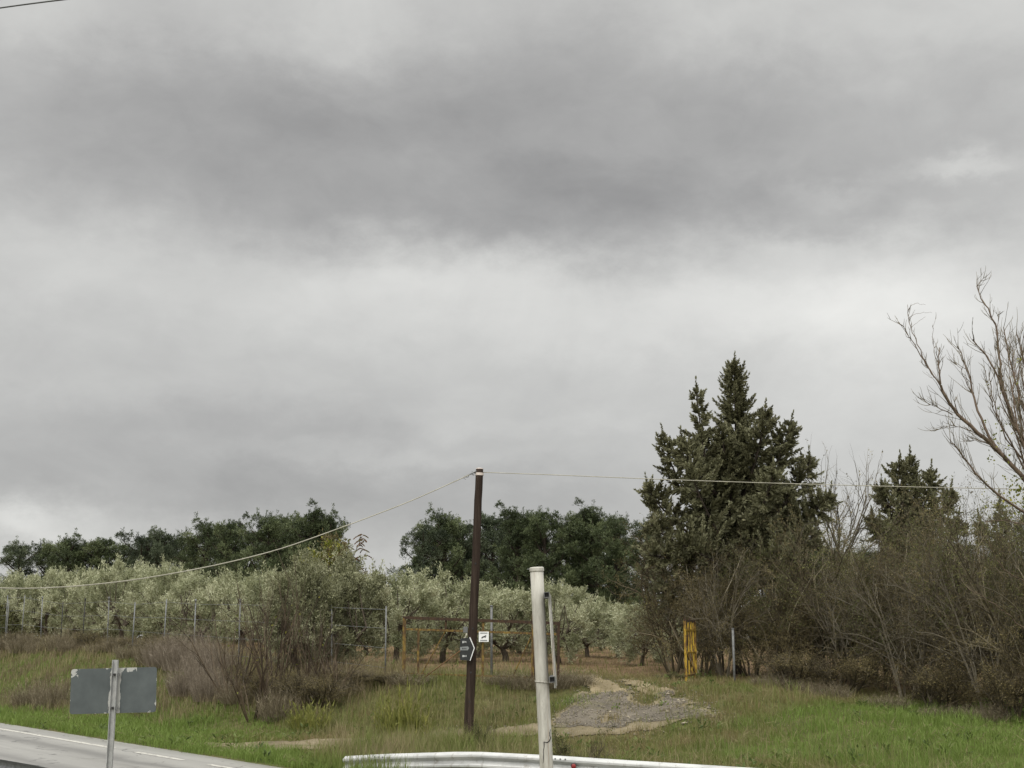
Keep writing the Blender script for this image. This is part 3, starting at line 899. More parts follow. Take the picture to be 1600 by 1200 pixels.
def plume(mb, wood, p, d, L, r, bend=.10, dens=58, shade=0., wide=.165):
    n = 7
    pts, rad = branch(p, d, L, .016, .005, n, .05, (0, 0, bend), r)
    wood.tube(pts, rad, 3, False)
    m = max(14, int(L * dens))
    u = r.uniform(.08, 1, m) ** .9
    f = u * n; i = np.minimum(f.astype(int), n - 1); k = (f - i)[:, None]
    q = pts[i] * (1 - k) + pts[i + 1] * k
    ax = unit(pts[i + 1] - pts[i])
    off = rand_dirs(m, r); off = unit(off - (off * ax).sum(1)[:, None] * ax)
    dd = unit(ax * 1.0 + off * .95)
    ln = (wide * 1.25 * (1.05 - u) + .045) * r.uniform(.75, 1.3, m)
    side = unit(np.cross(dd, rand_dirs(m, r)))
    mb.blades(q, dd, side, ln, ln * .40, np.clip(r.uniform(.10, .72, m) + shade, 0, 1))
    tip = pts[-1]
    mb.blades(np.repeat(tip[None] - ax[:1] * .05, 4, 0), unit(np.repeat(unit(pts[-1] - pts[-2])[None], 4, 0) + r.normal(size=(4, 3)) * .12),
              unit(np.cross(np.repeat(unit(pts[-1] - pts[-2])[None], 4, 0), rand_dirs(4, r))), .16, .05, .5 + shade)


def conifer(name, seed, base, leaders, label, cat, extra=10, radius=2.6, top=9, crown_from=.3, dens=58, plen=(.45, 1.05), bare_low=True):
    """leaders: list of (polyline in world coordinates, first covered fraction, plumes)"""
    r = np.random.default_rng(seed)
    root = empty(name, base, label, cat)
    wood = MB(); crown = MB()
    base = np.asarray(base, float)
    lst = [(np.asarray(pl) - base, f0, n, wr) for pl, f0, n, wr in leaders]
    for e in range(extra):
        a = e * 2.39996 + .7
        z0 = top * r.uniform(.30, .62); rr = radius * r.uniform(.45, .95)
        z1 = min(top * .93, z0 + r.uniform(.8, 2.2))
        rr *= np.interp(z1, [top * .35, top * .6, top], [1.0, .72, .15])
        q = lst[0][0]; zq = q[:, 2]
        bx = np.interp(z0, zq, q[:, 0]); by = np.interp(z0, zq, q[:, 1])
        p0 = np.array([bx, by, z0]); ex, ey = math.cos(a) * rr, math.sin(a) * rr
        lst.append((np.array([p0, p0 + [ex * .55, ey * .55, (z1 - z0) * .28], p0 + [ex * .92, ey * .92, (z1 - z0) * .62], [bx + ex, by + ey, z1]]), .2, int(26 * (z1 - z0 + rr) / 2.5 + 8), .85))
    for li, (pl, f0, n, wr) in enumerate(lst):
        # smooth polyline
        t = np.linspace(0, 1, 12); tt = np.linspace(0, 1, len(pl))
        sp = np.stack([np.interp(t, tt, pl[:, k]) for k in range(3)], 1)
        sp[1:-1] = (sp[:-2] + 2 * sp[1:-1] + sp[2:]) / 4
        rad = np.linspace(.16 if li == 0 else .065, .012, len(sp))
        wood.tube(sp, rad, 7 if li == 0 else 5, False)
        for j in range(n):
            u = f0 + (1 - f0) * ((j + r.uniform(0, 1)) / n)
            q, ax = along(sp, min(u, .999))
            a = j * 2.39996 + r.uniform(-.6, .6)
            ref = np.cross(ax, [0, 0, 1.]) if abs(ax[2]) < .95 else np.array([1., 0, 0])
            ref = unit(ref); ref2 = np.cross(ax, ref)
            o = ref * math.cos(a) + ref2 * math.sin(a)
            k = 1 - (u - f0) / (1 - f0)
            L = (plen[0] + (plen[1] - plen[0]) * k ** .55) * r.uniform(.6, 1.3) * wr
            d = unit(o * (1.25 + .3 * k) + ax * (.65 - .45 * k) + np.array([0, 0, .02 - .14 * k]))
            plume(crown, wood, q, d, L, r, bend=.085, dens=dens, shade=r.uniform(-.22, .26))
        plume(crown, wood, sp[-1] - unit(sp[-1] - sp[-2]) * .2, unit(sp[-1] - sp[-2] + np.array([0, 0, .15])), .66, r, bend=.08, dens=130, wide=.095)
    wood.build("trunk", M['bark_dark'], root, True)
    crown.build("crown", M['cypress'], root)
    return root


def thicket_shrub(name, seed, label, h=4.2, w=1.9, mat='brush', stems=7, leafn=8, twigmat='twig', leaf=(.075, .034), cat="shrub", cover=.12, lean=.62, shoots=0, thick=1.0):
    r = np.random.default_rng(seed)
    root = empty(name, (0, 0, 0), label, cat)
    wood = MB(); lv = MB(); tips = []
    prm = [(7, .11, .03, 6, .75, .46, .25, 5), (6, .14, .01, 5, .8, .56, .2, 4), (5, .18, .0, 4, .9, .62, .2, 3), (4, .2, -.02, 0, 0, 0, 0, 3)]
    for i in range(stems):
        a = i * 2.39996 + r.uniform(-.5, .5)
        sp = r.uniform(.12, lean)
        d = (math.cos(a) * sp, math.sin(a) * sp, 1)
        p0 = (math.cos(a) * .25 * r.uniform(.3, 1), math.sin(a) * .25 * r.uniform(.3, 1), -.1)
        grow(wood, tips, p0, d, h * r.uniform(.42, .74), r.uniform(.030, .055) * thick, 0, prm, r)
    for i in range(shoots):                      # long whippy shoots standing clear of the mass
        a = r.uniform(0, 6.28); rr = r.uniform(.1, w * .6)
        p0 = np.array([math.cos(a) * rr * .5, math.sin(a) * rr * .5, h * r.uniform(.2, .5)])
        sp, sr = branch(p0, (math.cos(a) * .5, math.sin(a) * .5, 1), h * r.uniform(.35, .62), .018, .004, 8, .09, (0, 0, .02), r)
        wood.tube(sp, sr, 4, False, r.uniform(.3, 1))
        for k in range(5):
            q, dd = along(sp, r.uniform(.3, .95))
            s2, r2 = branch(q, turn(dd, .6, r), h * r.uniform(.06, .16), .008, .003, 4, .14, (0, 0, .04), r)
            wood.tube(s2, r2, 3, False, r.uniform(.3, 1)); tips.append((s2, r.uniform(.2, .9)))
    for pts, sh in tips:
        if vnoise(pts[-1][0] * 1.6 + 7, pts[-1][2] * 1.6 + pts[-1][1], seed) < .42: continue
        n = r.poisson(leafn * 1.7)
        if n: leaves_along(lv, pts, n, leaf[0], leaf[1], cover, r, max(0, sh * .7 - .1), min(1, sh * .7 + .35), fwd=.3, up=0.)
    wood.build("stems", M[twigmat], root)
    lv.build("foliage", M[mat], root)
    return root


def vase_shrub(name, seed, label, h=3.2, mat='twig_red', stems=11, spread=.42, leafn=.5, leafmat='yellow_leaf'):
    """leafless shrub of straight stems fanning up from one stool"""
    r = np.random.default_rng(seed)
    root = empty(name, (0, 0, 0), label, "shrub")
    wood = MB(); lv = MB(); tips = []
    prm = [(7, .05, .02, 4, .42, .42, .25, 5), (5, .08, .03, 2, .5, .5, .2, 4), (4, .12, .03, 0, 0, 0, 0, 3)]
    for i in range(stems):
        a = i * 2.39996 + r.uniform(-.5, .5); sp = spread * math.sqrt((i + .5) / stems) * 1.35
        grow(wood, tips, (math.cos(a) * .14, math.sin(a) * .14, -.1), (math.cos(a) * sp, math.sin(a) * sp, 1), h * r.uniform(.55, .85), r.uniform(.018, .030), 0, prm, r)
    for pts, sh in tips:
        n = r.poisson(leafn)
        if n: leaves_along(lv, pts, n, .09, .05, .05, r, .0, 1., fwd=.3, up=0.)
    wood.build("stems", M[mat], root)
    if lv.n: lv.build("foliage", M[leafmat], root)
    return root


def dry_bush(name, seed, label, h=1.2, w=.8, mat='dry_shrub', n=1500, blade=.010, fuzz=True):
    r = np.random.default_rng(seed)
    mb = MB()
    a = r.uniform(0, 2 * PI, n); rr = w * .5 * np.sqrt(r.uniform(0, 1, n))
    p = np.stack([np.cos(a) * rr, np.sin(a) * rr, np.full(n, -.05)], 1)
    d = unit(np.stack([np.cos(a) * rr / w * .9, np.sin(a) * rr / w * .9, np.ones(n)], 1) + r.normal(size=(n, 3)) * .16)
    L = h * r.uniform(.45, 1.05, n) * (1 - .35 * (rr / (w * .5)) ** 2)
    side = unit(np.cross(d, rand_dirs(n, r)))
    tint = np.clip(r.normal(.5, .22, n), 0, 1)
    mb.blades(p, d, side, L, blade * 1.5, tint, 'tri')
    # side twiglets
    m = n * 4
    i = r.integers(0, n, m); u = r.uniform(.3, 1, m)[:, None]
    q = p[i] + d[i] * L[i][:, None] * u
    dd = unit(d[i] + r.normal(size=(m, 3)) * .55)
    mb.blades(q, dd, unit(np.cross(dd, rand_dirs(m, r))), r.uniform(.06, .22, m) * h, blade, np.clip(tint[i] + r.normal(0, .12, m), 0, 1), 'tri')
    o = mb.build(name, M[mat])
    tag(o, label, "dry shrub")
    return o


def place(root, px, D, label=None, group=None, rz=None, sc=1.0, sz=None, first=False, z=None):
    x = X_at(px, D); y = D
    zz = float(H(x, y)) if z is None else z
    rz = rng.uniform(0, 2 * PI) if rz is None else rz
    s = (sc, sc, sz if sz is not None else sc)
    if first:
        root.location = (x, y, zz); root.rotation_euler = (0, 0, rz); root.scale = s
        if label: root['label'] = label
        if group: root['group'] = group
        return root
    return copy_thing(root, (x, y, zz), rz, s, label, group)


def top_scale(px, top_py, D, h0):
    """vertical scale that brings a plant of height h0 standing at (px, D) up to photo row top_py"""
    return (P(px, top_py, D)[2] - float(H(X_at(px, D), D))) / h0

# ------------------------------------------------------------------ olive grove
ol = [olive_tree("olive_tree", 100 + i, "x", h=3.9, w=w_, clump=c_, low=l_) for i, (w_, c_, l_) in enumerate([(1.75, 1.05, .20), (1.95, 1.15, .18), (1.55, 1.0, .22), (1.85, 1.1, .16)])]
bush = olive_tree("olive_tree", 140, "x", h=3.9, w=1.45, mat='olive_dull', nl=1.1, low=.10, clump=1.25)
used = set()


def put(proto, px, D, top, label, group=None, w=None, rz=None):
    k = proto
    sz = top_scale(px, top, D, 3.95)
    w_ = w if w else max(.75, min(1.15, sz))
    first = k.name not in used
    used.add(k.name)
    return place(k, px, D, label, group, rz, w_, sz, first)


G_OL = "olive trees of the grove"
put(bush, 472, 43.0, 868, "tall dull olive bush beside the leafless red-stemmed shrubs, left of the two dull ones", G_OL, .92)
put(bush, 536, 43.8, 866, "dull dense olive bush on the right of its twin, below the russet-leaved sapling", G_OL, .98)
put(ol[0], 618, 48, 884, "silvery olive tree just left of the rusty gate frame, first right of the sky gap", G_OL, 1.0)
put(ol[1], 692, 50, 892, "broad silvery olive tree directly behind the rusty gate frame, left of the dark wooden pole", G_OL, 1.02)
put(ol[2], 790, 50.5, 915, "low silvery olive tree between the wooden pole and the white post", G_OL, 1.05)
put(ol[3], 872, 51, 904, "silvery olive tree rising directly right of the white post", G_OL, .95)
put(ol[0], 918, 56, 930, "silvery olive tree behind the pale end of the dirt track", G_OL, .85)
put(ol[2], 965, 57, 938, "silvery olive tree with forked dark trunk straight up the dirt track", G_OL, .85)
put(ol[1], 1003, 49.5, 948, "small olive tree with its trunk showing, left of the yellow gate leaf", G_OL, .72)
put(ol[3], 1048, 54, 962, "olive tree partly hidden behind the top of the yellow gate leaf", G_OL, .72)
put(ol[3], 745, 56, 905, "olive tree half hidden by the dark wooden pole", G_OL, .95)
put(ol[2], 575, 55, 905, "low olive tree under the sky gap between the two pine stands", G_OL, .9)
rg = np.random.default_rng(77)
n_back = 0
for row, s in enumerate((15.5, 20.5, 26.5, 33.5, 42.)):
    for j in range(18):
        t = 11 + j * 4.7 + (row % 2) * 2.2 + rg.uniform(-.5, .5)
        x, y = xy(s + rg.uniform(-.5, .5), t)
        px = 800 + 2000 * x / y * .98
        if px < -40 or px > 560 or y > 95 or y < 44: continue
        top = np.interp(px, [0, 30, 95, 150, 200, 260, 330, 420, 560], [884, 876, 874, 884, 882, 882, 886, 890, 890]) + rg.uniform(-14, 20) + (6 if row == 0 else 0)
        h = P(px, top, y)[2] - float(H(x, y))
        h = float(np.clip(h, 3.2, 5.0))
        k = ol[rg.integers(0, 4)]
        if row == 0 or (row == 1 and rg.random() < .0):
            lab = "pale silvery olive tree in the front row behind the fence posts on the left"
        else:
            lab = "pale silvery crown top in the back rows of the left olive grove"
        c = copy_thing(k, (x, y, float(H(x, y))), rg.uniform(0, 6.28), (1.12, 1.12, h / 3.95), lab, "front row of left olive trees" if row == 0 else "back rows of left olive trees")
        n_back += 1
for px, D, top in ((640, 60, 905), (720, 61, 912), (810, 60, 925), (850, 62, 925), (900, 64, 935)):
    put(ol[rg.integers(0, 4)], px, D, top, "olive tree in the second row behind the gate, seen between nearer crowns", "second row of olive trees behind the gate", 1.0)

# ------------------------------------------------------------------ pines
pn = [pine_tree("pine_tree", 200, "x", w=3.1), pine_tree("pine_tree", 201, "x", w=2.7, low=.28, nclump=32), pine_tree("pine_tree", 202, "x", w=3.4, low=.42, mat='pine_blue', nclump=26),
      pine_tree("pine_tree", 203, "x", w=2.4, low=.3, mat='pine_blue', nclump=26), pine_tree("pine_tree", 204, "x", w=2.6, low=.12, nclump=36)]
pused = set()
GP = "pines standing beyond the olive grove"


def pine(i, px, D, top, w, label, group=GP):
    k = pn[i]; first = i not in pused; pused.add(i)
    place(k, px, D, label, group, None, w, top_scale(px, top, D, 10.7), first)


pine(2, 40, 128, 850, 1.25, "smallest dark pine at the far left edge of the left stand")
pine(0, 105, 125, 838, 1.3, "loose-topped dark pine second from the left edge")
pine(1, 150, 125, 840, 1.45, "wide dark pine in the low part of the left stand, beside the loose-topped one")
pine(2, 200, 124, 838, 1.3, "dark pine at the right end of the low part of the left stand")
pine(3, 258, 118, 826, 1.1, "narrow bluish pine standing a little apart in the left stand")
pine(0, 312, 112, 814, 1.25, "dark pine between the narrow bluish one and the big rounded ones")
pine(1, 350, 106, 812, 1.05, "rounded dark pine under the two thin bare tips in the left stand")
pine(0, 402, 103, 806, 1.15, "broad rounded dark pine in the middle of the tall left stand")
pine(4, 436, 108, 806, 1.1, "dark pine behind the broad rounded ones, filling the tall left stand")
pine(1, 470, 103, 796, 1.15, "tallest broad pine of the left stand")
pine(0, 512, 104, 802, .95, "dark pine at the right end of the left stand, where the cable crosses its crown")
pine(4, 375, 112, 830, 1.0, "low dark pine filling the left stand behind the cable")
pine(2, 645, 96, 826, .95, "open pine with a bare trunk at the left end of the right stand")
pine(0, 684, 98, 799, 1.08, "tall rounded pine left of the dark wooden pole")
pine(2, 728, 100, 815, .95, "open dark pine half hidden by the dark wooden pole")
pine(3, 772, 99, 800, 1.1, "pine with sky gaps just right of the dark wooden pole")
pine(1, 812, 95, 796, 1.1, "dense pine between the wooden pole and the white post")
pine(4, 858, 93, 798, 1.1, "dense dark pine directly above the white post")
pine(1, 905, 93, 795, 1.08, "tallest dense pine right of the white post")
pine(0, 935, 92, 797, 1.0, "dense dark pine in the middle of the right stand")
pine(4, 968, 88, 806, .95, "dark pine with its crown next to the big cypress")
pine(4, 1008, 86, 812, .9, "greenish pine partly behind the left side of the big cypress")
pine(4, 830, 104, 812, 1.1, "pine in the back of the right stand behind the white post")
pine(4, 885, 102, 815, 1.1, "pine in the back of the right stand, right of the white post")
pine(4, 745, 106, 838, 1.0, "low pine deep in the right stand, beside the wooden pole")
for px, D, top in ((75, 134, 852), (128, 133, 850), (178, 132, 850), (232, 130, 850), (285, 124, 838), (330, 120, 828), (450, 116, 815), (495, 114, 812), (700, 110, 820), (790, 108, 812), (950, 100, 812)):
    pine(4, px, D, top, 1.3, "dark pine in the back rank of the stands, showing between the nearer crowns", "back rank of pines")
for px, D, top in ((1150, 84, 850), (1240, 80, 852), (1300, 76, 858), (1370, 80, 860), (1440, 78, 862), (1510, 76, 850), (1590, 74, 858)):
    pine(4, px, D, top, 1.05, "dark bluish pine behind the brown thicket on the right, mostly hidden", "hidden pines behind the thicket")

# ------------------------------------------------------------------ conifers on the right
D = 44.0
b = P(1152, 1085, D); b[2] = float(H(b[0], D))


def L_(pts, D0=D):
    return np.array([P(px, py, D0 + dd) for px, py, dd in pts])


leaders = [
    (np.vstack([b - [0, 0, .1], L_([(1152, 960, 0), (1153, 800, 0), (1150, 680, 0), (1147, 572, 0)])]), .36, 165, 1.42),
    (L_([(1150, 850, 0), (1112, 770, -.3), (1097, 690, -.6), (1088, 612, -.7)]), .22, 42, 0.94),
    (L_([(1150, 870, 0), (1085, 790, .3), (1052, 735, .4), (1036, 684, .4)]), .25, 40, 0.94),
    (L_([(1150, 880, 0), (1070, 830, -.5), (1030, 790, -.8), (1012, 762, -.9)]), .25, 36, 1.04),
    (L_([(1150, 860, 0), (1195, 760, -.3), (1222, 705, -.5), (1236, 664, -.6)]), .25, 42, 0.98),
    (L_([(1152, 870, 0), (1215, 800, .4), (1250, 755, .6), (1266, 720, .6)]), .25, 36, 0.94),
    (L_([(1152, 890, 0), (1225, 830, -.4), (1268, 800, -.7), (1298, 778, -.8)]), .3, 45, 0.94),
    (L_([(1152, 900, 0), (1080, 860, -1.0), (1035, 835, -1.5), (1018, 820, -1.7)]), .2, 31, 1.10),
    (L_([(1152, 900, 0), (1120, 830, -1.4), (1090, 770, -2.0), (1080, 730, -2.1)]), .2, 31, 1.04),
    (L_([(1152, 880, 0), (1180, 820, -1.5), (1200, 770, -2.1), (1208, 740, -2.2)]), .2, 31, 1.04),
    (L_([(1152, 910, 0), (1210, 870, -1.0), (1250, 850, -1.6), (1275, 838, -1.8)]), .2, 31, 1.10),
]
leaders += [
    (L_([(1152, 800, 0), (1178, 730, -.7), (1190, 680, -1.0), (1197, 646, -1.0)]), .2, 40, 1.0),
    (L_([(1152, 820, 0), (1110, 760, -1.0), (1075, 715, -1.4), (1064, 690, -1.4)]), .2, 36, .95),
    (L_([(1152, 930, 0), (1090, 890, -1.2), (1040, 870, -1.8), (1016, 868, -2.0)]), .2, 32, 1.17),
    (L_([(1152, 930, 0), (1120, 880, -1.8), (1085, 860, -2.4), (1062, 850, -2.6)]), .2, 32, 1.17),
    (L_([(1152, 930, 0), (1190, 890, -1.6), (1220, 870, -2.3), (1240, 860, -2.5)]), .2, 32, 1.17),
    (L_([(1152, 940, 0), (1220, 900, -.8), (1265, 880, -1.3), (1290, 872, -1.5)]), .2, 32, 1.17),
    (L_([(1152, 960, 0), (1100, 940, -1.0), (1060, 925, -1.6), (1032, 925, -1.8)]), .2, 27, 1.17),
]
conifer("cypress_tree", 301, b, leaders, "tall ragged dark cypress with several pointed tops beyond the yellow gate leaf", "cypress", extra=18, radius=2.7, top=10.3, crown_from=.4, dens=112, plen=(.14, 1.2))

D2 = 46.0
b2 = P(1425, 1060, D2); b2[2] = float(H(b2[0], D2))
leaders = [
    (np.vstack([b2 - [0, 0, .1], L_([(1425, 900, 0), (1424, 800, 0), (1422, 718, 0)], D2)]), .40, 75, .95),
    (L_([(1425, 830, 0), (1408, 780, -.3), (1402, 745, -.4), (1406, 726, -.4)], D2), .2, 30, 0.85),
    (L_([(1425, 840, 0), (1445, 790, -.3), (1452, 762, -.4), (1453, 740, -.4)], D2), .2, 30, 0.85),
    (L_([(1425, 850, 0), (1395, 800, -.5), (1380, 775, -.7), (1376, 764, -.8)], D2), .2, 30, 0.93),
    (L_([(1425, 850, 0), (1462, 805, -.5), (1480, 785, -.7), (1488, 772, -.8)], D2), .2, 30, 0.93),
    (L_([(1425, 870, 0), (1390, 840, -.8), (1370, 825, -1.0), (1362, 815, -1.2)], D2), .2, 30, 0.93),
    (L_([(1425, 870, 0), (1465, 845, -.8), (1490, 830, -1.0), (1500, 818, -1.2)], D2), .2, 30, 0.93),
]
conifer("cypress_tree", 302, b2, leaders, "small pointed cypress behind the brown thicket, crossed by the cable", "cypress", extra=13, radius=2.1, top=6.8, dens=95, plen=(.12, .95))
D3 = 40.0
b3 = P(1566, 1060, D3); b3[2] = float(H(b3[0], D3))
leaders = [
    (np.vstack([b3 - [0, 0, .1], L_([(1566, 920, 0), (1565, 850, 0), (1562, 792, 0)], D3)]), .4, 36, .62),
    (L_([(1566, 880, 0), (1545, 850, -.3), (1535, 835, -.4), (1530, 822, -.4)], D3), .3, 14, .5),
    (L_([(1566, 880, 0), (1590, 845, -.3), (1600, 830, -.4), (1604, 815, -.4)], D3), .3, 14, .5),
]
conifer("cypress_tree", 303, b3, leaders, "low cypress tip beside the bare tree at the right edge", "cypress", extra=4, radius=1.2, top=5.2, dens=90, plen=(.12, .85))

place(pn[4], 1282, 41.5, "dark green young pine sunk in the thicket right of the cypress", None, .4, .36, top_scale(1282, 862, 41.5, 10.7))
place(pn[4], 1362, 43.5, "dark green young pine sunk in the thicket left of the small cypress", None, 1.4, .36, top_scale(1362, 872, 43.5, 10.7))

# ------------------------------------------------------------------ brown thicket on the right
th = [thicket_shrub("thicket_shrub", 400, "x", h=4.4, mat='brush', leafn=7.5, leaf=(.058, .026), shoots=7),
      thicket_shrub("thicket_shrub", 401, "x", h=4.4, mat='brush_green', leafn=7.5, leaf=(.060, .028), shoots=5),
      thicket_shrub("thicket_shrub", 402, "x", h=4.4, mat='brush', leafn=5.0, stems=9, leaf=(.052, .026), shoots=8, thick=1.0),
      thicket_shrub("thicket_shrub", 403, "x", h=4.4, mat='brush_green', leafn=7.0, stems=8, leaf=(.062, .030), shoots=4, twigmat='twig'),
      thicket_shrub("thicket_shrub", 404, "x", h=4.4, mat='brush', leafn=3.4, stems=6, leaf=(.052, .026), shoots=9, twigmat='twig_grey', lean=.9, thick=1.2)]
tused = set()


def thick(i, px, D, top, w, label, group="leafless shrubs of the brown thicket"):
    k = th[i]; first = i not in tused; tused.add(i)
    place(k, px, D, label, group, None, w, top_scale(px, top, D, 4.0), first)


thick(2, 1052, 43.5, 858, .75, "brown shrub at the left end of the thicket, just above the yellow gate leaf")
thick(0, 1098, 41.0, 872, .85, "thin-twigged shrub in the thicket between the yellow gate leaf and the grey steel post")
thick(4, 1130, 40.4, 868, .7, "pale-branched shrub standing right behind the top of the grey steel post")
thick(3, 1172, 42.0, 846, .95, "olive-brown shrub in the thicket rising behind the grey steel post")
thick(0, 1215, 39.8, 905, .75, "low brown shrub in the thicket first right of the grey steel post")
thick(2, 1258, 40.5, 838, .90, "grey-twigged shrub in the thicket below the right side of the big cypress")
thick(1, 1306, 39.4, 872, .85, "olive-tinged shrub in the thicket below the thin bare tree")
thick(4, 1340, 38.2, 880, .8, "pale-branched shrub with crossing limbs below the thin bare tree")
thick(0, 1372, 38.6, 846, .85, "brown shrub in the thicket left below the small cypress")
thick(4, 1412, 36.0, 880, .80, "shrub with several trunks showing at the grass edge below the small cypress")
thick(3, 1440, 37.6, 838, 1.0, "largest olive-tinged shrub in the middle of the thicket, right below the small cypress")
thick(2, 1494, 35.2, 830, .90, "brown shrub in the thicket between the small cypress and the bare tree")
thick(4, 1536, 33.2, 850, .80, "shrub with tan stalks at the grass edge near the right edge")
thick(1, 1590, 33.2, 806, .85, "dense brown shrub below the bare tree at the right edge")
thick(3, 1330, 42.5, 838, .95, "shrub at the back of the thicket behind the thin bare tree", "back shrubs of the thicket")
thick(0, 1478, 40.5, 826, .95, "shrub at the back of the thicket right of the small cypress", "back shrubs of the thicket")
thick(2, 1556, 37.5, 806, .95, "shrub at the back of the thicket behind the low cypress tip", "back shrubs of the thicket")
thick(0, 1420, 41.5, 838, .9, "shrub at the back of the thicket around the small cypress", "back shrubs of the thicket")
thick(1, 1520, 38.5, 815, .9, "shrub at the back of the thicket between the small cypress and the low cypress tip", "back shrubs of the thicket")
thick(2, 1650, 31.0, 850, .85, "shrub cut by the right edge of the photo", "back shrubs of the thicket")
thick(1, 1232, 44.5, 832, .9, "shrub at the back of the thicket under the cypress", "back shrubs of the thicket")
thick(0, 1120, 45.5, 826, .95, "shrub at the back of the thicket around the foot of the cypress trunk", "back shrubs of the thicket")
thick(2, 1070, 46.0, 832, .85, "shrub at the back of the thicket, left of the cypress trunk", "back shrubs of the thicket")

# low dense brush along the foot of the thicket
lb = thicket_shrub("bramble_bush", 420, "x", h=1.9, mat='brush', leafn=2.6, stems=9, cat="bush", leaf=(.055, .028))
lspots = [(1236, 37.9, 1012), (1318, 36.6, 1018), (1462, 34.2, 1030), (1572, 31.6, 1020)]
for i, (px, D, top) in enumerate(lspots):
    place(lb, px, D, "low brown bramble bush along the grassy foot of the thicket", "bramble bushes at the foot of the thicket", None, 1.0, top_scale(px, top, D, 1.85), i == 0)

# ------------------------------------------------------------------ thin bare tree between the cypresses
r = np.random.default_rng(500)
D = 45.0
bt = P(1322, 1060, D); bt[2] = float(H(bt[0], D))
root = empty("bare_tree", bt, "thin leafless grey tree fanning out between the tall and the small cypress", "bare tree")
wood = MB(); tips = []; pods = MB()
pts, rad = branch((0, 0, -.1), (.02, 0, 1), 4.3, .10, .07, 6, .04, (0, 0, .05), r)
wood.tube(pts, rad, 7, False)
prm = [(8, .06, .03, 6, .5, .45, .25, 5), (6, .09, .03, 5, .6, .5, .2, 4), (5, .12, .02, 0, 0, 0, 0, 3)]
for (dx, dy, L) in ((-.75, .1, 2.3), (-.4, -.4, 2.6), (.02, .2, 2.9), (.4, -.2, 2.8), (.75, .2, 2.7), (.15, .8, 2.4), (-.15, -.8, 2.3), (1.05, -.3, 2.4), (-1.1, .2, 2.0), (.55, .5, 2.5), (-.5, .5, 2.2)):
    grow(wood, tips, pts[-1] - [0, 0, r.uniform(0, .8)], (dx, dy, 1), L, .035, 0, prm, r)
for q, sh in tips:
    if r.random() < .35: leaves_along(pods, q, 3, .06, .045, .03, r)
wood.build("branches", M['twig_grey'], root); pods.build("foliage", M['brush'], root)

# ------------------------------------------------------------------ bare tree at the right edge, limbs traced by hand
D = 31.0
bt = P(1650, 1150, D); bt[2] = float(H(bt[0], D))
root = empty("bare_tree", bt, "large leafless tree with long rising reddish branches at the right edge", "bare tree")
wood = MB(); twigs = MB(); lv = MB(); r = np.random.default_rng(510)


def limb(pts, r0, r1, tw=10, tl=.6, up=.10):
    tw = int(tw * 2.3); tl *= 1.1; up *= 1.6
    p = np.array([P(a, b_, D + c) for a, b_, c in pts]) - bt
    t = np.linspace(0, 1, len(p)); tt = np.linspace(0, 1, len(p) * 3)
    p = np.stack([np.interp(tt, t, p[:, k]) for k in range(3)], 1)
    p[1:-1] = (p[:-2] + 2 * p[1:-1] + p[2:]) / 4 + r.normal(size=(len(p) - 2, 3)) * .012
    wood.tube(p, np.linspace(r0, r1, len(p)) * .85, 7 if r0 > .03 else 5, False, r.uniform(.3, .7))
    for i in range(tw):
        q, d = along(p, r.uniform(.12, .999))
        sp, sr = branch(q, turn(d, r.uniform(.3, .8), r), tl * r.uniform(.4, 1.3), .009, .003, 5, .12, (0, 0, up), r)
        twigs.tube(sp, sr, 3, False, r.uniform(.3, .8))
        if r.random() < .6:
            q2, d2 = along(sp, r.uniform(.3, .8))
            s2, r2 = branch(q2, turn(d2, .6, r), tl * .5 * r.uniform(.4, 1.2), .006, .003, 4, .15, (0, 0, up), r)
            twigs.tube(s2, r2, 3, False, r.uniform(.3, .8))


limb([(1650, 1150, 0), (1648, 1000, 0), (1645, 900, 0), (1640, 810, 0), (1632, 760, 0)], .19, .13, 0)
limb([(1640, 800, 0), (1600, 748, -.2), (1560, 704, -.4), (1510, 662, -.6), (1484, 632, -.7), (1470, 602, -.8)], .075, .036, 14, .7)
limb([(1472, 606, -.8), (1458, 588, -.8), (1445, 565, -.9), (1428, 537, -.9), (1414, 515, -1.0), (1403, 503, -1.0)], .022, .006, 7, .35)
limb([(1460, 590, -.8), (1444, 562, -.7), (1430, 528, -.7), (1420, 500, -.7), (1418, 476, -.7)], .019, .006, 3, .3)
limb([(1418, 485, -.7), (1424, 477, -.7), (1434, 473, -.7), (1446, 476, -.7)], .006, .003, 0)
limb([(1419, 498, -.7), (1430, 490, -.7), (1444, 488, -.7), (1456, 489, -.7)], .006, .003, 0)
limb([(1424, 512, -.7), (1434, 503, -.7), (1446, 495, -.7)], .005, .003, 0)
limb([(1470, 600, -.8), (1467, 575, -.8), (1468, 543, -.8)], .026, .014, 5, .35)
limb([(1466, 572, -.8), (1460, 545, -.8), (1455, 520, -.8), (1462, 498, -.8)], .009, .003, 2, .25)
limb([(1488, 648, -.7), (1464, 636, -.9), (1441, 624, -1.0)], .017, .007, 7, .35)
limb([(1496, 648, -.6), (1492, 634, -.5), (1494, 620, -.5)], .012, .006, 1, .2)
limb([(1640, 790, 0), (1590, 738, .3), (1556, 700, .5), (1532, 655, .6), (1522, 620, .7), (1515, 590, .7), (1505, 560, .7), (1495, 541, .8)], .055, .010, 16, .6)
limb([(1524, 625, .7), (1512, 602, .8), (1502, 580, .8), (1492, 566, .9)], .014, .005, 5, .35)
limb([(1640, 780, 0), (1612, 720, -.3), (1588, 670, -.5), (1572, 625, -.6), (1560, 590, -.7), (1545, 560, -.7), (1520, 530, -.8)], .06, .014, 14, .5)
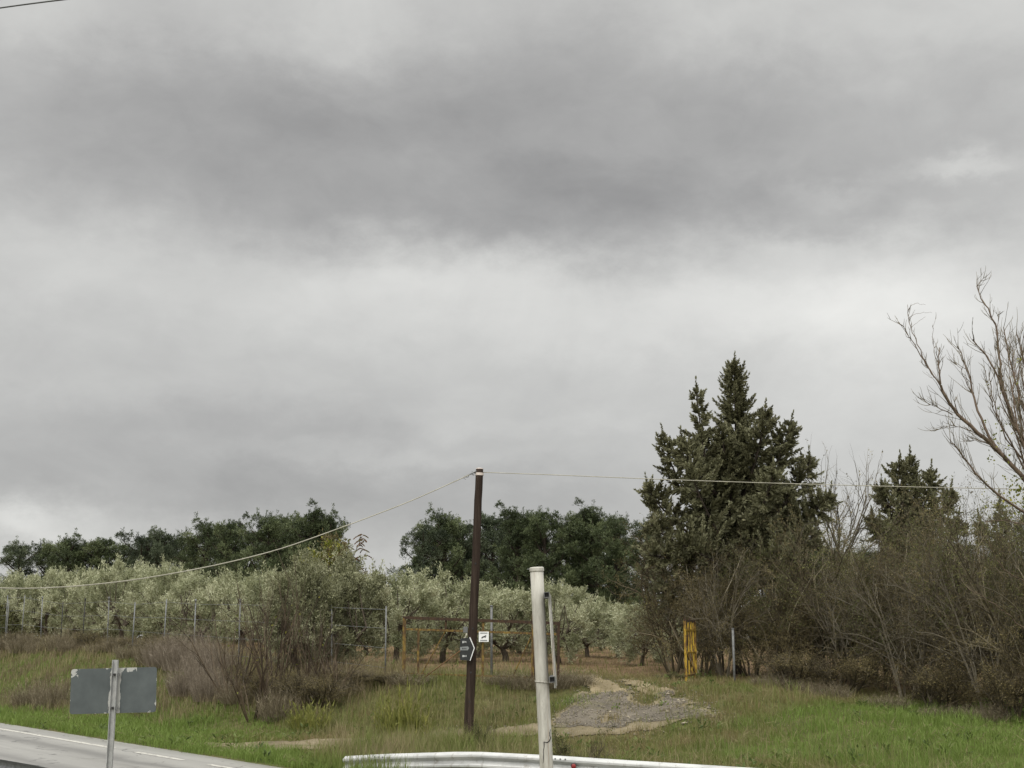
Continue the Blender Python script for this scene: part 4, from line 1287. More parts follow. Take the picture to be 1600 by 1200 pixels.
limb([(1605, 705, .3), (1580, 650, .4), (1566, 600, .5), (1560, 560, .5), (1557, 515, .5), (1548, 488, .5), (1530, 462, .5), (1526, 445, .5), (1537, 434, .5)], .045, .006, 14, .5)
limb([(1557, 520, .5), (1560, 500, .5), (1562, 486, .5)], .011, .006, 2, .25)
limb([(1640, 770, 0), (1618, 700, .5), (1600, 640, .8), (1585, 590, .9), (1575, 550, 1.0), (1568, 511, 1.0)], .055, .013, 16, .5)
limb([(1578, 560, 1.0), (1580, 535, 1.0), (1577, 505, 1.0)], .010, .004, 3, .3)
limb([(1640, 770, 0), (1625, 700, -.8), (1612, 620, -1.0), (1600, 560, -1.1), (1588, 520, -1.2)], .055, .012, 14, .5)
limb([(1640, 830, 0), (1600, 800, -.6), (1566, 778, -.9), (1532, 748, -1.1), (1508, 716, -1.2), (1494, 700, -1.3), (1485, 687, -1.4)], .042, .014, 12, .7)
limb([(1640, 840, 0), (1610, 820, .4), (1570, 812, .8), (1540, 815, 1.0)], .03, .010, 8, .5)
limb([(1648, 930, 0), (1610, 915, -1.2), (1575, 895, -1.6), (1552, 870, -1.8), (1546, 845, -1.9)], .022, .007, 6, .5)
limb([(1648, 1010, 0), (1600, 985, -1.0), (1570, 955, -1.4), (1540, 935, -1.6), (1512, 920, -1.8)], .025, .007, 6, .5)
limb([(1640, 790, 0), (1612, 740, .2), (1600, 690, .3), (1592, 640, .3), (1590, 590, .3), (1597, 545, .3)], .045, .010, 14, .5)
limb([(1640, 780, 0), (1606, 715, -.9), (1590, 670, -1.1), (1583, 620, -1.2), (1586, 575, -1.2), (1580, 540, -1.2)], .035, .008, 12, .5)
limb([(1600, 720, -.3), (1575, 690, -.5), (1555, 650, -.6), (1545, 610, -.7), (1540, 580, -.7)], .025, .006, 10, .4)
limb([(1560, 704, -.4), (1540, 690, -.9), (1522, 686, -1.1), (1500, 690, -1.2)], .014, .004, 6, .4)
limb([(1530, 680, -.5), (1505, 668, -.3), (1480, 664, -.2), (1462, 672, -.2)], .012, .004, 6, .4)
for k in range(11):
    ex, ey = 1540 + 6.2 * k + r.uniform(-8, 8), r.uniform(505, 600)
    sx, sy = 1636 - r.uniform(0, 22), 800 - r.uniform(0, 70); dz = r.uniform(-1.2, 1.2)
    mx = sx + (ex - sx) * .62 + r.uniform(-6, 10); my = sy + (ey - sy) * .5
    limb([(sx, sy, 0), ((sx + mx) / 2 + 2, (sy + my) / 2 - 4, dz * .4), (mx, my, dz * .7), ((mx + ex) / 2 - 3, (my + ey) / 2, dz * .9), (ex + r.uniform(-3, 8), ey, dz)], .032, .005, 7, .42, .14)
for i in range(46):
    px = r.uniform(1535, 1610); py = r.uniform(555, 800)
    c = P(px, py, D + r.uniform(-.8, .8)) - bt
    leaves_along(lv, np.array([c, c + [0, 0, -.12]]), 4, .06, .05, .05, r)
for i in range(26):
    c = P(r.uniform(1570, 1612), r.uniform(745, 800), D + r.uniform(-.8, .4)) - bt
    leaves_along(lv, np.array([c, c + [0, 0, -.15]]), 6, .07, .06, .08, r)
wood.build("trunk", M['bark_red'], root, True); twigs.build("twigs", M['twig'], root); lv.build("foliage", M['yellow_leaf'], root)

# ------------------------------------------------------------------ russet sapling in the gap between the pine stands
r = np.random.default_rng(520)
D = 47.0
bs = P(556, 1040, D); bs[2] = float(H(bs[0], D))
root = empty("sapling", bs, "slim sapling with drooping russet leaves in the sky gap between the pine stands", "sapling")
wood = MB(); lv = MB()
for pl in ([(556, 1040, 0), (552, 950, 0), (545, 890, 0), (556, 860, 0), (566, 838, 0)], [(548, 900, 0), (535, 870, .2), (528, 850, .2)], [(552, 930, 0), (565, 905, -.2), (572, 890, -.2)], [(550, 880, 0), (545, 862, .1), (543, 850, .1)]):
    p = np.array([P(a, b_, D + c) for a, b_, c in pl]) - bs
    wood.tube(p, np.linspace(.035, .008, len(p)), 5, False)
for (px, py, n) in ((566, 838, 6), (568, 845, 5), (565, 858, 4), (567, 870, 4), (561, 850, 3), (543, 852, 4), (546, 860, 4), (552, 872, 4), (572, 892, 6), (566, 905, 6), (558, 885, 4)):
    c = P(px, py, D) - bs
    for k in range(n):
        a = r.uniform(0, 2 * PI)
        sp, _ = branch(c + r.normal(size=3) * .04, (math.cos(a), math.sin(a) * .5, .15), r.uniform(.18, .34), .01, .01, 4, .05, (0, 0, -.22), r)
        for q0, q1 in zip(sp[:-1], sp[1:]):
            d = unit(q1 - q0)[None]
            lv.blades(q0[None], d, unit(np.cross(d, [[.3, 1., .2]])), .13, .05, r.uniform(0, 1))
for i in range(60):
    c = P(r.uniform(500, 545), r.uniform(835, 885), D + r.uniform(-.3, .8)) - bs
    leaves_along(lv, np.array([c, c + [0, 0, .12]]), 7, .12, .07, .08, r, .75, 1.)
wood.build("trunk", M['twig'], root); lv.build("foliage", M['red_leaf'], root)
r = np.random.default_rng(521)
D = 49.0
bs = P(512, 1040, D); bs[2] = float(H(bs[0], D))
root = empty("young_tree", bs, "yellow-green young broadleaf tree in front of the right end of the left pines", "tree")
wood = MB(); lv = MB()
for pl in ([(512, 1040, 0), (512, 930, 0), (514, 880, 0), (516, 845, 0)], [(513, 910, 0), (500, 880, .2), (495, 868, .2)], [(513, 900, 0), (526, 870, -.2), (532, 858, -.2)], [(512, 930, 0), (490, 900, 0), (470, 880, 0)]):
    p = np.array([P(a, b_, D + c) for a, b_, c in pl]) - bs
    wood.tube(p, np.linspace(.05, .01, len(p)), 5, False)
    for i in range(30):
        q, d = along(p, r.uniform(.45, .999))
        a = r.uniform(0, 6.28)
        sp, _ = branch(q, (math.cos(a), math.sin(a), .5), r.uniform(.15, .5), .01, .01, 3, .2, (0, 0, 0), r)
        leaves_along(lv, sp, 9, .15, .085, .06, r, 0, 1)
wood.build("trunk", M['bark'], root, True); lv.build("crown", M['yellow_leaf'], root)

# ------------------------------------------------------------------ red-stemmed leafless shrubs by the left fence
vs = [vase_shrub("leafless_shrub", 600, "x", 3.3, stems=14, spread=.27, leafn=.06), vase_shrub("leafless_shrub", 601, "x", 3.0, stems=11, spread=.40, leafn=.04)]
G = "red-stemmed leafless shrubs in front of the fence"
place(vs[0], 428, 38.6, "tallest leafless red-stemmed shrub fanning up before the olive bushes", G, .4, 1.0, top_scale(428, 888, 38.6, 3.5), True)
place(vs[1], 368, 40.0, "leafless shrub with long stems leaning left, first right of the grey weeds", G, 1.0, 1.0, top_scale(372, 925, 40.0, 3.2), True)
place(vs[0], 484, 38.8, "leafless red-stemmed shrub under the two dull olive bushes", G, 2.2, .8, top_scale(484, 940, 38.8, 3.5))
place(vs[1], 522, 38.2, "low leafless shrub at the right end of the red-stemmed ones", G, 3.1, .8, top_scale(522, 985, 38.2, 3.2))
place(vs[1], 400, 37.6, "low leafless shrub in front of the tallest red-stemmed one", G, 5.2, .8, top_scale(400, 1000, 37.6, 3.2))

# ------------------------------------------------------------------ dry grey-brown weeds and low bushes
def D_at(px, s):
    """forward distance at which photo column px crosses the line s metres beyond the road edge"""
    lo, hi = 15., 120.
    for _ in range(50):
        m_ = (lo + hi) / 2
        ss, tt = st(X_at(px, m_), m_)
        if ss < s: lo = m_
        else: hi = m_
    return (lo + hi) / 2


db = [dry_bush("dry_shrub", 700 + i, "x", 1.2, w_, n=n_) for i, (w_, n_) in enumerate([(1.5, 620), (1.9, 760), (1.2, 480)])]
dused = set()
G = "dry grey-brown shrubs along the bank"


def dry(i, px, D, top, w, label, group=G):
    first = i not in dused; dused.add(i)
    place(db[i], px, D, label, group, None, w, max(.35, top_scale(px, top, D, 1.15)), first)


pk = dry_bush("dry_shrub", 735, "x", 1.3, 1.8, mat='dry_pink', n=900)
GK = "pale pinkish dry shrubs"
for k, (px, s, top, w, lab) in enumerate(((296, 7.6, 972, 1.0, "tallest pale pinkish dry shrub at the foot of the fence, right of the road sign"),
                                          (262, 7.4, 992, .8, "pale pinkish dry shrub left of the tallest one, behind the road sign"),
                                          (330, 7.2, 990, .9, "pale pinkish dry shrub between the tallest one and the red-stemmed shrubs"),
                                          (304, 5.8, 1022, .8, "pale pinkish dry shrub on the bank just below the tallest one"),
                                          (338, 5.6, 1036, .7, "pale pinkish dry shrub lowest on the bank, beside the leaning bare stems"))):
    D = D_at(px, s)
    place(pk, px, D, lab, GK, None, w, top_scale(px, top, D, 1.22), k == 0)
dry(2, 88, D_at(88, 3.6), 1050, 1.0, "low grey dry shrub on the green bank at the left of the road sign")
dry(0, 62, D_at(62, 3.8), 1056, 1.0, "low grey dry shrub nearest the left edge of the bank")
rq = np.random.default_rng(741)
for k, px in enumerate((6, 40, 58, 100, 118, 160, 186, 212, 238, 250)):
    dry(k % 3, px, D_at(px, 8.1 + rq.uniform(-.7, .5)), 992 + rq.uniform(-18, 10), rq.uniform(.7, 1.05), "brown dry shrub in the straggling line along the foot of the left fence", "dry shrubs lining the left fence")
for k, px in enumerate((22, 74, 138, 200, 262)):
    D = D_at(px, 8.6 + rq.uniform(-.5, .5))
    place(lb, px, D, "dark twiggy bramble bush at the foot of the left fence, among dry brown shrubs", "brambles along the left fence", None, .8, top_scale(px, 985 + rq.uniform(-12, 12), D, 1.85))
for k, (px, s, top) in enumerate(((355, 6.2, 1052), (392, 5.6, 1058), (440, 5.0, 1062), (530, 6.8, 1056), (505, 7.4, 1032), (560, 8.0, 1040), (640, 8.6, 1050))):
    dry(k % 3, px, D_at(px, s), top, .85, "brown dry shrub in the tangle below the fence between the red-stemmed shrubs and the pole", "dry shrubs below the middle fence")
for k, (px, D, top) in enumerate(((790, 37.6, 1050), (822, 37.3, 1046), (868, 37.2, 1044), (892, 37.6, 1040))):
    dry(k % 3, px, D, top, .75, "grey-brown dry shrub at the foot of the rusty gate frame", "dry shrubs under the gate frame")
for k, (px, D, top) in enumerate(((1200, 37.6, 1052), (1262, 36.6, 1058), (1296, 35.6, 1064), (1378, 33.8, 1085), (1480, 32.2, 1098), (1535, 31.4, 1096))):
    dry(k % 3, px, D, top, .7, "grey dry weed clump on the grass edge of the right-hand thicket", "dry weeds at the grass edge of the thicket")
for k, (px, s, top) in enumerate(((372, 6.6, 1040), (418, 6.0, 1046), (462, 5.8, 1048), (500, 6.0, 1050), (548, 7.6, 1046), (604, 8.2, 1050))):
    D = D_at(px, s)
    place(lb, px, D, "low dark bramble bush in the tangle among the red-stemmed shrubs below the fence", "brambles below the middle fence", None, .75, top_scale(px, top, D, 1.85))
gb = thicket_shrub("leafy_bush", 720, "x", h=1.0, mat='brush_green', leafn=2.2, stems=17, leaf=(.035, .02), cover=.04, cat="bush", lean=1.0, thick=.35)
place(gb, 906, 24.6, "small dark twiggy bush behind the guardrail, right of the white post", None, .3, 1.0, top_scale(906, 1136, 24.6, .95), True)
place(gb, 1046, 38.8, "small dark bush at the track side left of the yellow gate leaf", None, 2.0, .75, top_scale(1046, 1050, 38.8, .95))
place(gb, 757, 30.0, "thin dark weed just right of the wooden pole foot", None, 1.0, .5, top_scale(757, 1120, 30.0, .95))
wd = dry_bush("leafy_weed", 730, "x", .9, .6, mat='weed_yellow', n=70, blade=.034)
wd['category'] = "weed"
for i, (px, D, top) in enumerate(((628, 34.5, 1062), (652, 34.3, 1070), (476, 36.0, 1090), (500, 35.6, 1092), (610, 35.2, 1075))):
    place(wd, px, D, "yellow-green leafy weed in the tall grass left of the wooden pole", "yellow-green weeds left of the pole", None, .9, top_scale(px, top, D, .85), i == 0)

# ------------------------------------------------------------------ grass
def grass_field(name, n, seed, mat, label, dens, lenf, tintf, ymax=74, width=.013, lean=.35):
    r = np.random.default_rng(seed)
    # sample forward distance with falling density, so blades get sparser and wider far away
    Y = 20.5 + (ymax - 20.5) * r.uniform(0, 1, n) ** 1.35
    Xr = (.43 * Y + 2.0)
    X = r.uniform(-1, 1, n) * Xr
    s, t = st(X, Y)
    k = dens(X, Y, s, t)
    keep = r.uniform(0, 1, n) < k
    X, Y, s, t = X[keep], Y[keep], s[keep], t[keep]
    n = len(X)
    Z = H(X, Y) - .01
    p = np.stack([X, Y, Z], 1)
    a = r.uniform(0, 2 * PI, n)
    ln = lenf(X, Y, s, t) * r.uniform(.45, 1.25, n)
    le = lean * r.uniform(.2, 1.5, n)
    o = np.stack([np.cos(a), np.sin(a), np.zeros(n)], 1)
    d1 = unit(o * le[:, None] * .5 + [0, 0, 1]); d2 = unit(o * (le[:, None] * 1.9) + [0, 0, .8])
    side = np.stack([-np.sin(a), np.cos(a), np.zeros(n)], 1)
    b = r.uniform(-.9, .9, n)
    side = unit(side + o * b[:, None])
    w = width * (Y / 30.0) ** .7 * r.uniform(.6, 1.4, n)
    tn = np.clip(tintf(X, Y, s, t) + r.normal(0, .11, n), 0, 1)
    mid = p + d1 * (ln * .55)[:, None]; tip = mid + d2 * (ln * .5)[:, None]
    hw = (side.T * w * .5).T
    V = np.stack([p - hw, p + hw, mid + hw * .75, mid - hw * .75, tip], 1).reshape(-1, 3)
    i = np.arange(n) * 5
    mb = MB(); mb.add(V, np.stack([i, i + 1, i + 2, i + 3], 1), np.stack([i + 3, i + 2, i + 4], 1), np.repeat(tn, 5))
    o = mb.build(name, mat)
    return tag(o, label, "grass", kind='stuff')


def green_zone(X, Y, s, t):
    """1 where the verge is lush green, 0 where it is straw-coloured"""
    n = fnoise(X * .5, Y * .5, 41, 4)
    left = smooth(8, 12, t) * (1 - smooth(3.5, 7.6, s)) * .95
    left = np.maximum(left, smooth(22, 30, t) * (1 - smooth(5.5, 9, s)) * (.5 + .6 * (fnoise(X * .25, Y * .25, 45) > .5)))
    right = smooth(.5, -3, t) * smooth(6.0, 9.5, s)
    mid = (1 - smooth(1.5, 3.0, s)) * smooth(-4, 0, t) * .9
    k = np.maximum(np.maximum(left, right), mid)
    return np.clip(k * .78 + .24 + (n - .5) * .95, 0, 1)


def dens_short(X, Y, s, t):
    k = smooth(.0, .12, s + (fnoise(X * 2, Y * 2, 51) - .5) * .5)
    tm = track_mask(X, Y)
    k = k * (1 - smooth(-.30, .22, tm + (fnoise(X * 2.2, Y * 2.2, 54) - .5) * .7) * .96)
    cl = fnoise(X * 1.6, Y * 1.6, 53)
    k = k * (1 - smooth(0, .9, asphalt_mask(X, Y) + .1) * np.where(cl > .58, .55, .95))
    am = asphalt_mask(X, Y)
    edge = np.exp(-(np.minimum(np.abs(am), np.abs(tm)) / .4) ** 2)
    k = np.maximum(k, edge * .55 * smooth(.42, .6, fnoise(X * 1.9, Y * 1.9, 52)) * smooth(.3, .8, s))
    k = k * (1 - .93 * field_soil(X, Y))
    k = k * (.30 + .9 * fnoise(X * .9, Y * .9, 55)) * (.55 + .9 * vnoise(X * 4.5, Y * 4.5, 56))
    return np.clip(k, 0, 1)


grass_field("grass", 760000, 61, M['grass'], "short green and straw-coloured grass covering verge and bank",
            dens_short, lambda X, Y, s, t: (.08 + .13 * fnoise(X * .6, Y * .6, 57) + .08 * green_zone(X, Y, s, t)) * (.5 + 1.1 * vnoise(X * 2.4, Y * 2.4, 58)), lambda X, Y, s, t: np.clip(green_zone(X, Y, s, t) + (fnoise(X * 2, Y * 2, 59) - .5) * .7, 0, 1))


def dens_tall(X, Y, s, t):
    n = fnoise(X * .8, Y * .8, 71, 3)
    patch = smooth(1.6, 2.6, s) * (1 - smooth(4.8, 6.5, s)) * smooth(-1.5, .6, t) * (1 - smooth(3.6, 5.0, t))         # tall stand before the pole
    patch = np.maximum(patch, smooth(4.2, 5.2, s) * (1 - smooth(9.5, 10.5, s)) * smooth(4.6, 5.6, t) * (1 - smooth(9, 12, t)) * .9)
    patch = np.maximum(patch, smooth(4.6, 7.0, s + n * 1.5) * (1 - smooth(9.5, 10.5, s)) * smooth(9, 11, t) * .55)
    patch = np.maximum(patch, smooth(6.5, 8.5, s) * (1 - smooth(10, 13, s)) * smooth(20, 26, t) * .9)
    patch = np.maximum(patch, smooth(.8, 1.6, s) * (1 - smooth(9, 12, s)) * smooth(.5, -1.5, t) * .14)
    patch = np.maximum(patch, smooth(9.5, 11, s) * (1 - smooth(14.5, 16, s)) * smooth(-2, .5, t) * (1 - smooth(2, 3.5, t)) * .25)
    patch = np.maximum(patch, smooth(8.5, 10, s) * (1 - smooth(12.5, 13.5, s)) * smooth(7.0, 8.0, t) * (1 - smooth(11, 12, t)) * .5)
    patch = np.maximum(patch, smooth(1.5, 4.0, s) * (1 - smooth(8, 9, s)) * smooth(13, 16, t) * np.clip((fnoise(X * .3, Y * .3, 73) - .38) * 5, 0, 1) * .9)
    k = patch * (.25 + 1.3 * n)
    k = np.maximum(k, smooth(.1, .3, s) * (1 - smooth(.9, 1.3, s)) * smooth(-2.4, -1.2, t) * (1 - smooth(1.4, 2.4, t)) * .8)
    k = k * (1 - smooth(-.3, .1, track_mask(X, Y))) * (1 - smooth(-.3, .3, asphalt_mask(X, Y)) * .95)
    return np.clip(k, 0, 1)


def tint_tall(X, Y, s, t):
    n = fnoise(X * .7, Y * .7, 81, 3)
    g = np.where((t < 10), .74, .34)
    g = np.where((s < 1.3) & (t < 3), 1.0, g)
    return np.clip(g + (n - .5) * .9, 0, 1)


grass_field("dry_grass", 330000, 62, M['dry_grass'], "tall straw and yellow-green grass standing on the verge and below the fence",
            dens_tall, lambda X, Y, s, t: np.where((t < 4) & (s < 6), .52, np.where(t < 9, .42, .46)) * (.55 + .9 * fnoise(X * .9, Y * .9, 91)), tint_tall, width=.012, lean=.28)

grass_field("dry_grass", 300000, 64, M['dry_grass'], "tall seeding grass standing between the guardrail and the dirt track",
            lambda X, Y, s, t: np.clip(smooth(1.3, 2.4, s - .15 * t) * (1 - smooth(4.6, 6.2, s)) * smooth(-2.5, .2, t) * (1 - smooth(4.2, 5.4, t)) * (.15 + 1.2 * fnoise(X * 1.1, Y * 1.1, 171, 3))
                                       * (1 - smooth(-.35, .05, track_mask(X, Y))) * .8, 0, 1),
            lambda X, Y, s, t: .34 + .62 * fnoise(X * .9, Y * .9, 191), lambda X, Y, s, t: np.clip(.72 + (fnoise(X * 1.5, Y * 1.5, 181, 3) - .5) * 1.3, 0, 1), ymax=35, width=.011, lean=.3)

# broad-leaved weeds and pale straw litter scattered through the verge
r = np.random.default_rng(960)
n = 3400
Y = 20.5 + 42 * r.uniform(0, 1, n) ** 1.4; X = r.uniform(-1, 1, n) * (.43 * Y + 2)
s, t = st(X, Y)
k = dens_short(X, Y, s, t) * smooth(.45, .62, fnoise(X * .7, Y * .7, 301, 3))
kp = r.uniform(0, 1, n) < k * 1.6
X, Y = X[kp], Y[kp]; n = len(X); m = 13
c_ = np.repeat(np.stack([X, Y, H(X, Y)], 1), m, 0)
a = r.uniform(0, 2 * PI, n * m)
sz = np.repeat(r.uniform(.4, 1.0, n), m)
d_ = unit(np.stack([np.cos(a), np.sin(a), r.uniform(.1, 1.6, n * m)], 1))
p_ = c_ + np.stack([np.cos(a), np.sin(a), np.zeros(n * m)], 1) * (r.uniform(0, .12, n * m) * sz)[:, None] + np.stack([np.zeros(n * m)] * 2 + [r.uniform(0, .22, n * m) * sz], 1)
mb = MB(); mb.blades(p_, d_, unit(np.cross(d_, rand_dirs(n * m, r))), .13 * sz * r.uniform(.5, 1.5, n * m), .055 * sz, np.clip(np.repeat(r.uniform(.1, .8, n), m) + r.normal(0, .1, n * m), 0, 1))
M['weed_leaf'] = leaf_mat("broad_weed_leaves", [(0, (.06, .085, .026)), (.5, (.105, .145, .040)), (1, (.18, .21, .065))], .25, .2)
tag(mb.build("weeds", M['weed_leaf']), "dark broad-leaved weeds scattered through the verge grass", "weeds", kind='stuff')
n = 26000
Y = 20.5 + 40 * r.uniform(0, 1, n) ** 1.4; X = r.uniform(-1, 1, n) * (.43 * Y + 2)
s, t = st(X, Y)
kp = r.uniform(0, 1, n) < smooth(.1, .4, s) * (1 - field_soil(X, Y)) * (.15 + smooth(.45, .65, fnoise(X * .8, Y * .8, 311, 3))) * (1 - .8 * smooth(-.1, .3, asphalt_mask(X, Y)))
X, Y = X[kp], Y[kp]; n = len(X)
a = r.uniform(0, 2 * PI, n)
d_ = unit(np.stack([np.cos(a), np.sin(a), r.uniform(.0, .9, n)], 1))
mb = MB(); mb.blades(np.stack([X, Y, H(X, Y) + r.uniform(.01, .16, n)], 1), d_, unit(np.cross(d_, rand_dirs(n, r))), r.uniform(.12, .4, n), .012, np.clip(r.normal(.45, .12, n), 0, .6), 'tri')
tag(mb.build("dead_grass_litter", M['dry_grass']), "pale dead grass stalks lying in the verge", "dead grass", kind='stuff')

# loose gravel over and around the broken asphalt, thinning out into the grass
r = np.random.default_rng(970)
n = 60000
X = r.uniform(-3.5, 8.5, n); Y = r.uniform(29, 42, n)
am = asphalt_mask(X, Y); tm = track_mask(X, Y)
kp = r.uniform(0, 1, n) < np.maximum(np.exp(-(np.clip(np.abs(am), 0, 9) / .45) ** 2) * .8, np.where(am > 0, .25, 0)) * .5 + np.exp(-(tm / .35) ** 2) * .18
X, Y = X[kp], Y[kp]; n = len(X)
zc = H(X, Y) + np.where(am[kp] > 0, .05, .02)
sz = r.uniform(.010, .032, n) * (1 + (r.uniform(0, 1, n) > .97) * 1.2)
oct_ = np.array([[1, 0, 0], [-1, 0, 0], [0, 1, 0], [0, -1, 0], [0, 0, .7], [0, 0, -.7]], float)
of = np.array([[0, 2, 4], [2, 1, 4], [1, 3, 4], [3, 0, 4], [2, 0, 5], [1, 2, 5], [3, 1, 5], [0, 3, 5]])
V = np.stack([X, Y, zc], 1)[:, None, :] + oct_[None] * sz[:, None, None] * r.uniform(.6, 1.3, (n, 6, 1))
mb = MB(); mb.add(V.reshape(-1, 3), None, (np.arange(n)[:, None, None] * 6 + of[None]).reshape(-1, 3), np.repeat(r.uniform(0, 1, n), 6))
M['gravel'] = leaf_mat("mixed_gravel", [(0, (.10, .088, .070)), (.5, (.18, .158, .122)), (1, (.31, .268, .195))], 0, .2)
tag(mb.build("gravel", M['gravel']), "loose grey and tan gravel strewn over the broken asphalt and its edges", "gravel", kind='stuff')

# scrub under the pines, closing the view below the olive crowns
r = np.random.default_rng(950)
n = 52000
X = r.uniform(-52, 46, n); Y = r.uniform(80, 93, n) + np.abs(X) * .12
hh = 1.2 + 2.2 * fnoise(X * .25, Y * .25, 96)
p_ = np.stack([X, Y, H(X, Y) + hh * r.uniform(0, 1, n) ** .8], 1)
d_ = unit(rand_dirs(n, r) + np.array([0, 0, .4]))
mb = MB(); mb.blades(p_, d_, unit(np.cross(d_, rand_dirs(n, r))), r.uniform(.25, .5, n), r.uniform(.10, .18, n), np.clip(r.normal(.4, .2, n) + (vnoise(X * .5, Y * .5, 97) - .5) * .6, 0, 1))
tag(mb.build("undergrowth", M['brush_green']), "dark brownish scrub massed under the far pines", "undergrowth", kind='stuff')

# ------------------------------------------------------------------ dark wooden pole with its fittings
Dp = 33.6
base = P(731.5, 1146, Dp); base[2] = float(H(base[0], Dp))
topp = P(749.5, 733, Dp)
pole = empty("wooden_pole", base, "dark tarred wooden pole leaning slightly right beside the gate, carrying the cable", "utility pole")
ax = topp - base
n = 26
r = np.random.default_rng(900)
pts = np.array([[0, 0, -.4]] + [list(ax * k) for k in np.linspace(.0, 1, n)])
pts[1:, :2] += r.normal(size=(n, 2)) * .004
mb = MB(); mb.tube(pts, np.concatenate([[.132], np.interp(np.linspace(0, 1, n), [0, .05, .3, 1], [.132, .126, .120, .098])]), 18)
mb.build("shaft", M['pole_wood'], pole, True)
ud = ax / np.linalg.norm(ax)
mb = MB(); mb.tube(np.array([ax - ud * .17, ax - ud * .10]), .112, 18); mb.build("band", M['pink_band'], pole)
mb = MB(); mb.tube(np.array([ax + ud * .001, ax + ud * .02, ax + ud * .03]), [.100, .095, .06], 18); mb.build("cap", M['pink_band'], pole)
for k in (.36, .60, .76, .865):
    q = ax * (1 - k) * 1.0
    mb = MB(); mb.tube(np.array([q + [0, -.10, 0], q + [0, -.125, 0]]), .025, 8); mb.build("knot", M['black_plastic'], pole)
hk = ax + np.array([-.10, -.03, -.10])
mb = MB(); mb.tube(np.array([ax + [-.06, 0, -.12], hk + [-.06, 0, .0], hk + [-.10, 0, .03], hk + [-.10, 0, -.05], hk + [-.04, 0, -.06]]), .014, 6); mb.build("hook", M['galv_dark'], pole)
# cable to the left, sagging over the road
left_pts = [(744, 737, 33.6), (700, 757, 33.0), (640, 784, 32.2), (540, 822, 30.9), (440, 858, 29.6), (370, 876, 28.7), (300, 891, 27.8), (200, 908, 26.5), (100, 918, 25.2), (0, 921, 24.0)]
lw = np.array([P(*q) for q in left_pts])
ext = []
v = lw[-1] - lw[-2]; c = lw[-1].copy()
for k in range(1, 9):
    c = c + np.array([v[0], v[1], .0 + .11 * k]); ext.append(c.copy())
lw = np.vstack([lw, ext])


def resample(p, m):
    d = np.concatenate([[0], np.cumsum(np.linalg.norm(np.diff(p, axis=0), axis=1))])
    u = np.linspace(0, d[-1], m)
    o = np.stack([np.interp(u, d, p[:, k]) for k in range(3)], 1)
    for _ in range(6): o[1:-1] = (o[:-2] + 2 * o[1:-1] + o[2:]) / 4
    return o


lw = resample(lw, 90)
mb = MB(); mb.tube(lw - lw[0], .0130, 6)
o = mb.build("overhead_cable", M['cable'], None, True); o.location = lw[0]
tag(o, "pale overhead cable sagging from the wooden pole down towards the left edge", "cable", "cables on the wooden pole")
rp = resample(np.array([P(755, 738, 33.6), P(880, 742.5, 33.4), P(1005, 748, 33.2), P(1130, 752.5, 33.0), P(1260, 756.5, 32.8), P(1430, 761, 32.5), P(1600, 764.5, 32.2), P(1900, 766, 31.6), P(2200, 760, 31.)]), 60)
mb = MB(); mb.tube(rp - rp[0], .0105, 6)
o = mb.build("overhead_cable", M['cable'], None, True); o.location = rp[0]
tag(o, "pale overhead cable running right from the wooden pole across the cypresses", "cable", "cables on the wooden pole")
up = resample(np.array([P(-250, 55, 19.), P(-100, 28, 18.4), P(0, 12, 18.), P(100, -1, 17.6), P(300, -22, 16.8), P(600, -40, 15.6)]), 40)
mb = MB(); mb.tube(up - up[0], .011, 6)
o = mb.build("overhead_cable", M['cable_dark'], None, True); o.location = up[0]
tag(o, "dark overhead cable crossing the top left corner of the sky", "cable")
# stay loops hanging under the dead end of the cable
lp = np.array([P(733, 742, 33.5), P(731, 746, 33.5), P(729, 746, 33.5), P(726, 744, 33.5), P(724, 747, 33.5), P(728, 749, 33.5)]) - base
mb = MB(); mb.tube(np.array([P(744, 736, 33.55), P(726, 745, 33.4)]) - base, .022, 6); mb.tube(lp, .008, 5); mb.build("cable_clamp", M['galv_dark'], pole)
# grey conduit box and pale conduit on the left side
cb = P(727.5, 984, Dp) - base
mb = MB(); mb.box(cb, (.12, .10, .15)); bevel(mb.build("junction_box", M['galv'], pole), .01)
mb = MB(); mb.tube(np.array([P(729.5, 989, Dp), P(728.5, 993, Dp - .1), P(725.5, 998, Dp - .1)]) - base, .022, 8); mb.build("conduit", M['cable'], pole)

# black arrow sign fixed to the pole (pentagon pointing right)
Ds = Dp - .22
sc_ = Ds / 2000.0
c0 = P(727, 1013.5, Ds)
sg = empty("arrow_sign", c0, "black arrow-shaped sign with a white chevron edge on the wooden pole", "sign", None, 0)


def plate(outline, y0, y1):
    m = MB(); n_ = len(outline)
    v = [[x, y0, z] for x, z in outline] + [[x, y1, z] for x, z in outline]
    import mathutils
    tri = mathutils.geometry.tessellate_polygon([[Vector((x, 0, z)) for x, z in outline]])
    tr_ = [list(t_) for t_ in tri] + [[a + n_ for a in t_[::-1]] for t_ in tri]
    q = [[i, (i + 1) % n_, n_ + (i + 1) % n_, n_ + i] for i in range(n_)]
    return m.add(v, q, tr_)


def px2(dx, dy): return (dx * sc_, -dy * sc_)


